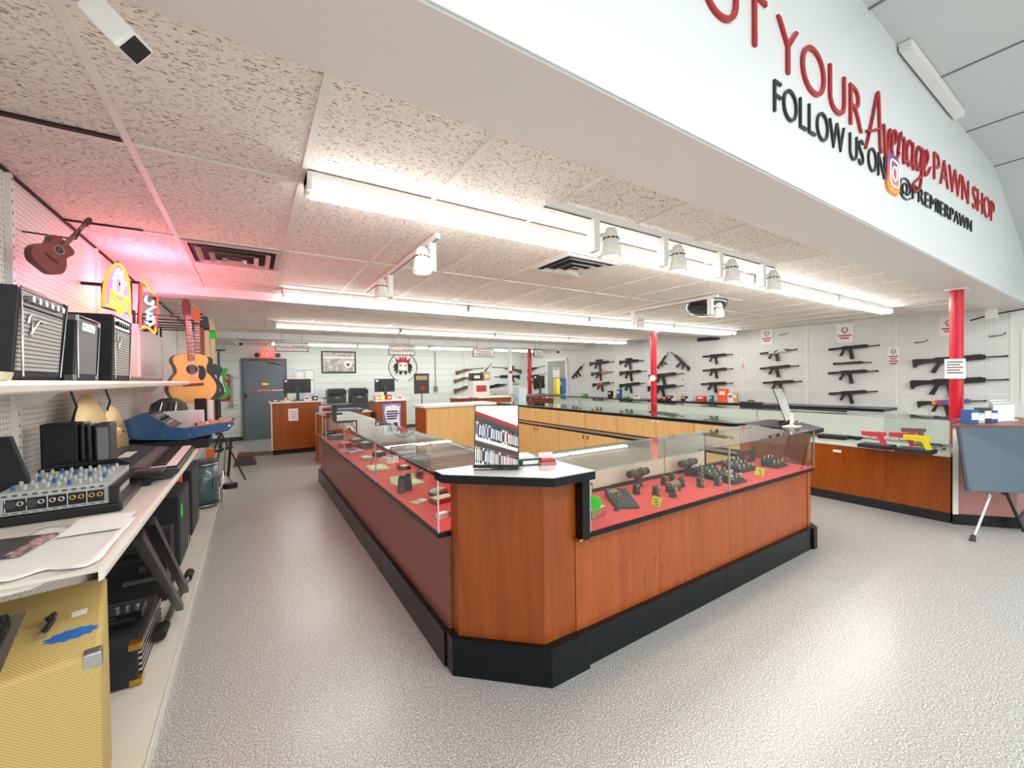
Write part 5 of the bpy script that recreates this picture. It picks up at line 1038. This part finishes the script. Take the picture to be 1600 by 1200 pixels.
r = item('gadget_box', 'pink and white gadget carton standing behind the watch', 'box', (1.16, 2.42), -.2); MB().box(-.05, -.03, 0, .05, .03, .10).build('carton', 'pistol_purple', r); MB().box(-.03, -.022, .1002, .03, .022, .106).build('top_label', 'paper', r); MB().cyl((-.005, -.031, .05), (-.005, -.0305, .05), .022).build('round_print', 'paper', r)
r = item('grey_gadget', 'small grey square gadget with a black clip toward the back of the left case', 'gadget', (1.12, 3.15), 0)
MB().box(-.025, -.02, 0, .025, .02, .06).build('body', 'grey_metal', r, bevel=.004); MB().bar((-.02, 0, .06), (.02, 0, .085), .01).build('clip', 'black_plastic', r)
for i, (x, y, w_, d_, h_, m, lb) in enumerate(((.93, 3.70, .16, .22, .02, 'cream', 'cream folded tray in the second case from the corner'), (1.12, 3.55, .09, .1, .03, 'dark_brown', 'dark brown box in the second case from the corner'), (1.1, 3.9, .12, .1, .06, 'paper', 'white carton in the second case from the corner'), (.95, 4.2, .1, .14, .03, 'silver', 'silver flat box far in the second case'), (1.1, 4.3, .1, .12, .05, 'gun_black', 'black box far in the second case'),
        (.92, 4.75, .16, .2, .025, 'paper', 'white flat box in the third left case'), (1.1, 4.9, .12, .16, .07, 'gun_black', 'black carton in the third left case'), (.93, 5.15, .14, .12, .05, 'box_red', 'red carton in the third left case'), (1.1, 5.4, .14, .14, .05, 'gun_grey', 'dark grey carton in the third left case'),
        (.95, 5.9, .2, .16, .06, 'gun_black', 'black tool box in the farthest left case'), (1.1, 6.1, .12, .1, .09, 'orange', 'orange and black tool in the farthest left case'), (.92, 6.3, .16, .1, .05, 'black_matte', 'black bag in the farthest left case'), (1.1, 6.45, .1, .1, .1, 'box_red', 'red box at the far end of the left run'))):
    r = item('small_box', lb, 'box', (x, y), .15*(i % 3)); MB().box(-w_/2, -d_/2, 0, w_/2, d_/2, h_).build('carton', m, r, bevel=.003); MB().box(-w_*.3, -d_*.3, h_+.0003, w_*.3, d_*.3, h_+.0015).build('label_strip', 'paper' if m != 'paper' else 'blue', r)
r = pistol('silver revolver lying in the third left case', (1.02, 5.2, LZ+.02), .6, 'silver', 1.1, math.pi/2, 'revolver', None)
# pieces standing on the left run tops and in the island
r = thing('scale_stand', 'small black pedestal stand on the far end of the left glass run', 'stand', (1.0, 6.35, 1.0235)); MB().box(-.1, -.08, 0, .1, .08, .012).build('foot', 'black_plastic', r); MB().box(-.03, -.02, .012, .03, .02, .12).build('stem', 'black_plastic', r); MB().box(-.16, -.1, .12, .22, .1, .135).build('plate', 'dark_grey', r)
lump('white carton on the far end of the left glass run beside the black stand', .92, 6.55, 1.0235, .18, .1, .1, 'paper')
r = thing('bicycle_frame', 'low dark metal device with a thin pole on the counter beyond the left run', 'device', (1.25, 8.2, .962)); MB().box(-.3, -.03, 0, .1, .03, .03).build('base', 'gun_grey', r); MB().cyl((-.1, 0, .03), (-.1, 0, .2), .02).build('post', 'silver', r); MB().bar((-.1, 0, .06), (.4, 0, .1), .03).build('arm', 'gun_grey', r); MB().cyl((-.1, 0, .2), (-.1, 0, .23), .04, n=12).build('head', 'gun_grey', r)
r['label'] = 'low dark metal device with an arm on the counter beyond the left run'; r.name = 'metal_device'
r = thing('waste_bin', 'round grey waste bin inside the island, seen through the left glass', 'bin', (1.55, 4.3, 0)); MB().lathe([(.001, .002), (.12, .002), (.15, .62), (.155, .62), (.155, .635), (.145, .635), (.117, .012), (.001, .012)], 24).build('bin', 'grey_paint', r); MB().lathe([(.153, .60), (.162, .60), (.162, .645), (.153, .645)], 24).build('rim', 'dark_grey', r)
# front run jewelry
mat('display_brown', '4c3c36', .8); mat('ramp_grey', '4a4444', .85)
r = item('watch_box', 'open green framed watch box with a bright green round tag', 'box', (1.62, 1.72), .15)
MB().box(-.06, -.05, 0, .08, .05, .045).build('base', mat('olive', '9a8c50', .5), r, bevel=.003); MB().box(-.05, -.04, .0455, .07, .04, .05).build('cushion', 'cream', r); o = MB().box(-.06, .052, .0, .08, .064, .16).build('lid', 'dark_green', r); MB().box(-.05, .048, .05, .07, .0515, .15).build('lid_lining', mat('peach', 'e8b890', .7), o)
MB().cyl((-.035, -.052, .09), (-.03, -.048, .09), .038, n=20).build('round_tag', 'neon_green', r) ; MB().cyl((.01, -.054, .02), (.01, -.0505, .02), .02).cyl((.05, -.054, .025), (.05, -.0505, .025), .024).build('clear_ornament', 'silver', r)
for i, (x, y) in enumerate(((1.80, 1.70), (1.74, 1.86))):
    r = item('earring_stand', ('small dark T shaped earring stand, nearer one', 'small dark T shaped earring stand, rear one')[i], 'stand', (x, y), .3); MB().cyl((0, 0, 0), (0, 0, .01), .02, .012).build('foot', 'dark_brown', r); MB().cyl((0, 0, .01), (0, 0, .10), .003).build('stem', 'black_plastic', r); MB().bar((-.03, 0, .10), (.03, 0, .10), .006).build('bar', 'black_plastic', r)
    for s in (-1, 1): MB().tube([(s*.022+a*.5, -.004, .09+c) for a, c in ell(0, 0, .006, .008, 8)], .0015, 5, True).build('earring', 'gold', r)
r = item('necklace_pad', 'long dark sloping pad with laid out bracelets beside the earring stands', 'display pad', (1.95, 1.80), -.55); MB().prism([(-.14, 0), (.14, 0), (.14, .05), (-.14, .012)], -.07, .07, 'YZ').build('pad', 'ramp_grey', r, bevel=.003)
for i in range(3): 
    tag(MB().tube([(1.90+.03*i+.01*math.sin(k), 1.86-.02*k+.01*i, LZ+.062-.006*k) for k in range(6)], .004, 6).build('bracelet', ('gold', 'silver', 'gold')[i]), ('gold bracelet laid leftmost on the long dark pad', 'silver bracelet laid in the middle of the dark pad', 'gold bracelet laid rightmost on the dark pad')[i], 'bracelet')
def price(label, x, y): r = item('price_card', label, 'card', (x, y), -.1); MB().prism([(-.012, 0), (-.009, 0), (.012, .055), (.009, .056)], -.035, .035, 'YZ', Matrix.Rotation(-math.pi/2, 4, 'Z') @ Matrix.Scale(-1, 4, (1, 0, 0))).build('card', mat('tag_yellow', 'e4e43c', .6), r); q = MB(); [q.box(-.025, .0-.014+.0075*k-.006, .012+.014*k, .025, -.012+.0075*k-.006, .017+.014*k) for k in range(3)]; q.build('print', 'ink', r); return r
price('yellow price card standing before the long dark pad', 2.06, 1.62); price('yellow price card standing before the ring trays', 3.35, 1.66)
def neckblock(label, x, y, s=1, rz=0, m='gold'):
    r = item('necklace_block', label, 'display block', (x, y), rz, None); r.scale = (s,)*3
    MB().prism([(-.02, 0), (.018, 0), (.012, .07), (-.012, .062)], -.018, .018, 'YZ', None).build('block', 'display_brown', r, bevel=.002)
    q = MB(); q.tube([(a, -.0235+.004*0-.001, .045+c) for a, c in ell(0, 0, .012, .02, 14)], .0025, 6, True); q.build('loop', m, r); MB().cyl((0, -.026, .022), (0, -.021, .022), .006, n=8).build('pendant', m, r); return r
nb = [(2.16, 1.86), (2.22, 1.75), (2.30, 1.68), (2.50, 1.90), (2.56, 1.80), (2.62, 1.92), (2.66, 1.72), (2.78, 1.80), (2.80, 1.68), (2.88, 1.86)]
names = ['leftmost at the back', 'second, near the long pad', 'third, foremost left of the bracelet fan', 'behind the bracelet fan', 'right of the bracelet fan', 'at the back before the roll', 'foremost in the middle', 'just left of the glass joint', 'foremost near the glass joint', 'behind the glass joint']
for i, (x, y) in enumerate(nb): neckblock('brown pendant block on the red liner, %s' % names[i], x, y, 1.0, .12*(i % 3-1), 'gold' if i % 2 else 'silver')
r = item('bracelet_fan', 'dark half round rack holding several gold bangles', 'rack', (2.42, 1.76), .1); MB().box(-.06, -.02, 0, .06, .03, .045).build('rack', 'display_brown', r, bevel=.004)
for k in range(5): MB().tube([(-.045+.022*k, a, .045+c) for a, c in ell(.0, 0, .022, .024, 16)], .0035, 6, True).build('bangle', 'gold' if k % 2 == 0 else 'silver', r)
for i, (x, y) in enumerate(((2.32, 1.98), (2.90, 1.98))):
    r = item('bracelet_roll', ('brown padded bracelet roll on a stand, left one', 'brown padded bracelet roll on a stand, right one')[i], 'roll', (x, y), .05)
    MB().cyl((-.1, 0, .10), (.1, 0, .10), .026, n=20).build('roll', 'display_brown', r); MB().box(-.02, -.02, 0, .02, .02, .08).build('stand', 'display_brown', r)
    for s in (-.05, .04): MB().tube([(s, a, .10+c) for a, c in ell(0, 0, .03, .03, 20)], .003, 6, True).build('bangle', 'gold', r)
trays = [((3.02, 1.84), .24, .22, 'dark sloping ring tray crowded with rings at the glass joint', 14), ((2.98, 1.66), .16, .08, 'small dark ring tray in front of the crowded one', 5), ((3.42, 1.86), .24, .16, 'dark ring tray in the middle of the right front case', 12), ((3.78, 1.76), .18, .12, 'square dark ring tray at the right end of the front case', 6)]
rc = 0
for ti, ((x, y), w_, d_, lb, n) in enumerate(trays):
    r = item('ring_tray', lb, 'tray', (x, y), 0); MB().prism([(-d_/2, 0), (d_/2, 0), (d_/2, .06), (-d_/2, .02)], -w_/2, w_/2, 'YZ').build('tray', 'black_matte', r, bevel=.003); 
    MB().box(-w_/2-.01, -d_/2-.01, 0, w_/2+.01, -d_/2-.001, .014).build('front_edge', 'dark_brown', r)
    where = ('in the crowded tray at the glass joint', 'in the small front tray', 'in the middle tray of the right case', 'in the tray at the right end')[ti]
    cols = max(3, n//3)
    for k in range(n):
        a_, b_ = k % cols, k//cols; px = -w_/2+.02+(w_-.04)*a_/(cols-1); rows = (n+cols-1)//cols; py = -d_/2+.02+(d_-.04)*(b_/(max(rows-1, 1)))
        z = LZ+.02+.04*(py+d_/2)/d_
        rr = thing('finger_ring', ('gold ring standing ' if k % 2 else 'silver ring standing ')+where, 'ring', (x+px, y+py, z+.004), random.uniform(-.5, .5), ('gold rings ' if k % 2 else 'silver rings ')+where)
        MB().tube([(a, 0, .010+c) for a, c in ell(0, 0, .0115, .0115, 14)], .0028, 6, True).build('band', 'gold' if k % 2 else 'silver', rr); MB().lathe([(.001, .021), (.005, .025), (.0055, .029), (.001, .032)], 8).build('stone', 'silver' if k % 2 else 'paper', rr)
r = item('heart_box', 'small red heart on the dark card behind the right ring tray', 'ornament', (3.72, 1.95), .0); MB().prism([(0, .02), (.03, .05), (.025, .07), (.01, .075), (0, .06), (-.01, .075), (-.025, .07), (-.03, .05)], -.004, .004, 'XZ').build('heart', 'red_paint', r); MB().box(-.15, .006, 0, .15, .012, .11).build('card', 'display_brown', r)
# mirror on the corner counter, reflecting the disc shelves at the left wall
mm = mat('mirror_glass', 'f4f6f6', .01, 1.0)
def mirror(label, base0, base1, h_, lean, name='tabletop_mirror'):
    a = Vector(base0); c = Vector(base1); X = (c-a).normalized(); Nh = Vector((X.y, -X.x, 0))
    if Nh.dot(-a) < 0: Nh = -Nh
    w_ = (c-a).length; r = thing(name, label, 'mirror', (a+c)/2); Yv = (Vector((0, 0, 1))*math.cos(lean)-Nh*math.sin(lean)).normalized(); Nn = X.cross(Yv)
    if Nn.dot(Nh) < 0: X = -X; Nn = X.cross(Yv)
    r.rotation_mode = 'QUATERNION'; r.rotation_quaternion = Matrix((X, Yv, Nn)).transposed().to_quaternion()
    MB().box(-w_/2, .012, -.006, w_/2, h_, .0).build('backing', 'black_plastic', r, bevel=.003); MB().box(-w_/2+.005, .022, .0005, w_/2-.005, h_-.006, .002).build('glass', 'mirror_glass', r)
    MB().box(-w_/2-.002, .004, -.02, w_/2+.002, .02, .03).build('base_tray', 'black_plastic', r, bevel=.003); MB().box(-.03, .03, -.09, .03, .05, -.006).build('rear_strut', 'black_plastic', r); return r
mirror('tabletop mirror on the chamfered corner counter reflecting shelves of disc cases', (.965, 1.895, 1.031), (1.155, 1.757, 1.031), .335, .20)
mirror('dark tilted mirror standing at the right end of the front run', (4.22, 1.845, 1.024), (4.43, 1.865, 1.024), .36, .33)
r = thing('acrylic_stand', 'clear and white acrylic display stand in front of the dark tilted mirror', 'stand', (4.12, 1.76, 1.0235))
MB().box(-.07, -.05, 0, .07, .05, .01).build('base', 'white_plastic', r); MB().box(-.02, -.01, .01, .005, .01, .12).build('post', 'white_plastic', r); MB().tube([(-.09, -.03, .02), (-.04, -.03, .05), (.04, -.03, .03), (.1, -.03, .05)], .005, 6).build('branch', 'silver', r)
r = thing('game_console', 'slim black console box with a silver edge on the corner counter beside the mirror', 'console', (1.25, 1.86, 1.031), -.3); MB().box(-.08, -.06, 0, .09, .08, .035).build('body', 'black_plastic', r, bevel=.004); MB().box(-.02, -.063, .006, .092, -.0605, .026).build('face_strip', 'silver', r); MB().box(-.08, -.055, .0355, .05, .07, .045).build('lid', 'silver', r)
r = thing('card_stack', 'small stack of pink and white cards on the corner counter', 'cards', (1.345, 1.77, 1.031), -.3); MB().box(-.045, -.03, 0, .045, .03, .016).build('lower_stack', 'pink_panel', r); MB().box(-.04, -.028, .0165, .04, .03, .028).build('upper_stack', 'redink', r); MB().box(-.04, .02, .0285, .04, .024, .06).build('upright_card', 'paper', r)
# disc case shelving on the left wall, outside the frame and seen only in the mirror
r = thing('disc_shelving', 'white wall shelving of disc cases reflected in the tabletop mirror', 'shelf', (XL, -1.5, 0))
for k, z in enumerate((1.22, 1.51, 1.80, 2.09)): MB().box(.002, 0, z, .2, 2.0, z+.02).build('shelf_board', 'shelf_white', r); MB().box(.2, 0, z-.02, .206, 2.0, z+.022).build('price_rail', 'white_plastic' if k != 3 else 'redink', r)
MB().box(.002, 0, 2.112, .21, 2.0, 2.26).build('header', 'white_plastic', r)
DC = ['ink', 'blue', 'box_blue', 'redink', 'paper', 'gun_grey', 'pale_blue', 'box_tan', 'blue', 'paper']
for row, z in enumerate((1.24, 1.53, 1.82)):
    y = -1.35
    while y < .38:
        th = random.choice((.018, .018, .03)); c_ = DC[int(random.random()*10)]
        if row < 1: c_ = random.choice(('box_blue', 'blue', 'pale_blue', 'paper', 'blue'))
        rr = thing('disc_case', 'disc case in the reflected %s row of the white wall shelving' % ('bottom', 'middle', 'top')[row], 'disc case', (XL+.04, y, z+.0005), 0, 'disc cases in the %s row' % ('bottom', 'middle', 'top')[row])
        MB().box(0, 0, 0, .135, th-.002, .19).build('case', c_, rr); MB().box(.1352, .002, .04, .1358, th-.004, .16).build('spine_print', 'paper' if c_ != 'paper' else 'ink', rr); y += th*1.35
# tripod projection screen in front of the podium
r = thing('tripod_screen', 'blue grey folded display screen leaning on a chrome tripod leg at the right edge', 'screen', (0, 0, 0))
a, c, d_, e = Vector((5.50, .975, .985)), Vector((6.42, .40, .97)), Vector((5.40, .90, .43)), Vector((6.30, .28, .38))
nrm = (c-a).cross(d_-a).normalized()*.02
if nrm.y > 0: nrm = -nrm
MB().add([a, c, e, d_, a-nrm, c-nrm, e-nrm, d_-nrm], [(0, 1, 2, 3), (7, 6, 5, 4), (0, 4, 5, 1), (1, 5, 6, 2), (2, 6, 7, 3), (3, 7, 4, 0)]).build('panel', mat('screen_blue', '4a5e6c', .3), r, bevel=.004)
q = MB(); q.bar(a+nrm*.1, d_+nrm*.1, .02); q.build('edge_frame', 'dark_grey', r)
MB().cyl(tuple(on(1548, 772, y=.80)), (5.36, .86, .0), .011).build('leg', 'chrome', r); MB().cyl((5.36, .86, .001), (5.385, .857, .05), .022, .016).build('foot', 'black_plastic', r)
MB().cyl((5.95, .76, .42), (6.02, .645, .01), .012).build('leg', 'black_plastic', r); MB().cyl((6.10, .62, .42), (6.03, .60, .02), .012).build('leg', 'black_plastic', r)
MB().cyl((5.94, .78, .40), (5.9, .74, .36), .02).build('clamp', 'black_plastic', r)
# brochures on the podium
for i, (dx, dy, h_, m, lb) in enumerate(((5.98, .98, .14, 'box_blue', 'upright blue booklet stack nearest the right pole'), (6.12, .96, .10, 'pale_blue', 'pale blue booklets in the middle of the podium'), (6.22, .93, .15, 'gun_grey', 'black fronted brochure box on the podium'), (6.3, .90, .12, 'box_blue', 'blue brochure box at the right of the podium group'))):
    r = thing('brochure_stack', lb, 'brochures', (dx, dy, .986), -.4); MB().box(-.05, -.04, 0, .05, .04, h_).build('stack', m, r, bevel=.003); MB().box(-.04, -.043, h_*.3, .04, -.0405, h_*.8).build('cover_print', 'paper', r)
r = thing('paper_holder', 'clear holder full of loose grey papers on the podium', 'holder', (6.55, .86, .986), -.35); MB().box(-.17, -.05, 0, .17, .06, .01).build('tray', 'white_plastic', r)
for k in range(6): MB().box(-.15+.01*k, -.03+.012*k, .011, .15-.008*k, -.027+.012*k, .17+.012*k).build('paper', ('paper', 'mixer_grey')[k % 2], r)
# ---------------- track lights, dome, cameras ----------------
mat('lamp_glow', 'fff0d0', .5, emit='ffe6b8', es=9)
def track(label, a, c):
    r = thing('light_track', label, 'track', a); d = Vector(c)-Vector(a); MB().bar((0, 0, -.018), tuple(d+Vector((0, 0, -.018))), .034, .03).build('rail', 'white_plastic', r); MB().bar((0, 0, -.0345), tuple(d+Vector((0, 0, -.0345))), .012, .002).build('slot', 'dark_grey', r); return r
TZ = CEIL-.008
track('white light track over the front of the island', (1.33, 1.75, TZ), (3.80, 1.75, TZ)); track('white light track running toward the back left of the ceiling', (1.04, 2.5, TZ), (1.04, 4.5, TZ)); track('white light track beside the black dome', (4.62, 2.75, TZ), (4.62, 4.2, TZ))
def spot(label, x, y, dx, dy, rz=0):
    r = thing('track_light', label, 'spot light', (x, y, TZ-.036), rz, 'track spot lights')
    MB().box(-.022, -.03, -.19, .022, .03, 0).build('driver_box', 'white_plastic', r, bevel=.003)
    hd = MB().lathe([(.001, -.03), (.025, -.032), (.04, -.06), (.055, -.14), (.06, -.17), (.062, -.20), (.056, -.20), (.05, -.14), (.03, -.06), (.001, -.05)], 24, Matrix.Translation((dx, dy, -.02))).build('lamp_head', 'fixture_white', r)
    q = MB(); [q.box(-.008+.0, -.0025, -.004, .008, .0025, .004, Matrix.Translation((dx, dy, -.115)) @ Matrix.Rotation(k*math.pi/6, 4, 'Z') @ Matrix.Translation((0, -.0475, 0))) for k in range(12)]; q.build('cooling_slots', 'ink', hd)
    MB().cyl((dx, dy, -.205), (dx, dy, -.2), .05, n=20).build('bulb', 'lamp_glow', hd); MB().bar((0, 0, -.1), (dx, dy, -.08), .02).build('swivel', 'white_plastic', r)
    l = bpy.data.lights.new('spot_beam', 'SPOT'); l.energy = 14; l.color = (1, .9, .74); l.spot_size = 1.5; l.spot_blend = .7; l.shadow_soft_size = .05; o = bpy.data.objects.new('spot_beam', l); COL.objects.link(o); o.parent = r; o.location = (dx, dy, -.225); return r
for i, x in enumerate((1.69, 2.31, 2.95, 3.57)): spot('white track spot over the front of the island, %s' % ('leftmost', 'second from the left', 'third from the left', 'rightmost')[i], x, 1.75, .085, -.05)
spot('white track spot on the left track, nearer the camera', 1.04, 2.62, -.085, -.05); spot('white track spot on the left track, farther one', 1.04, 3.6, -.085, -.05)
spot('white track spot hanging in front of the black dome', 4.62, 2.84, .085, -.05); spot('white track spot at the far end of the dome track', 4.62, 4.0, .085, -.05)
r = thing('security_dome', 'black glass security dome in the ceiling over the island', 'dome camera', (4.95, 3.1, CEIL-.009)); MB().box(-.3, -.3, -.006, .3, .3, .0).build('ceiling_plate', 'white_plastic', r); MB().lathe([(.25, -.007), (.25, -.02), (.235, -.08), (.19, -.14), (.1, -.18), (.001, -.19)], 28).build('dome', mat('dome_black', '0c0c0e', .06, coat=1), r)
def cctv(label, a, c, w_, top):
    a = Vector(a); c = Vector(c); r = thing('security_camera', label, 'security camera', a); d = c-a
    MB().bar((0, 0, 0), tuple(d), w_, w_*1.15).build('body', 'white_plastic', r, bevel=w_*.12); MB().bar(tuple(d*.999), tuple(d*1.01), w_*.8, w_*.9).build('lens_window', 'black_plastic', r)
    MB().cyl((0, 0, 0), (-d.x*.2, -d.y*.2, top-a.z), w_*.2).build('mount_arm', 'white_plastic', r); return r
cctv('large white security camera under the soffit at the upper left', on(150, 12, z=2.36), on(212, 78, z=2.27), .055, SOF-.006)
cctv('small white security camera on the rear beam at the left', (-.27, 9.33, 2.28), (-.15, 9.1, 2.2), .07, 2.33) ; cctv('small white security camera on the rear beam at the right', (7.6, 9.33, 2.28), (7.4, 9.15, 2.22), .08, 2.33)
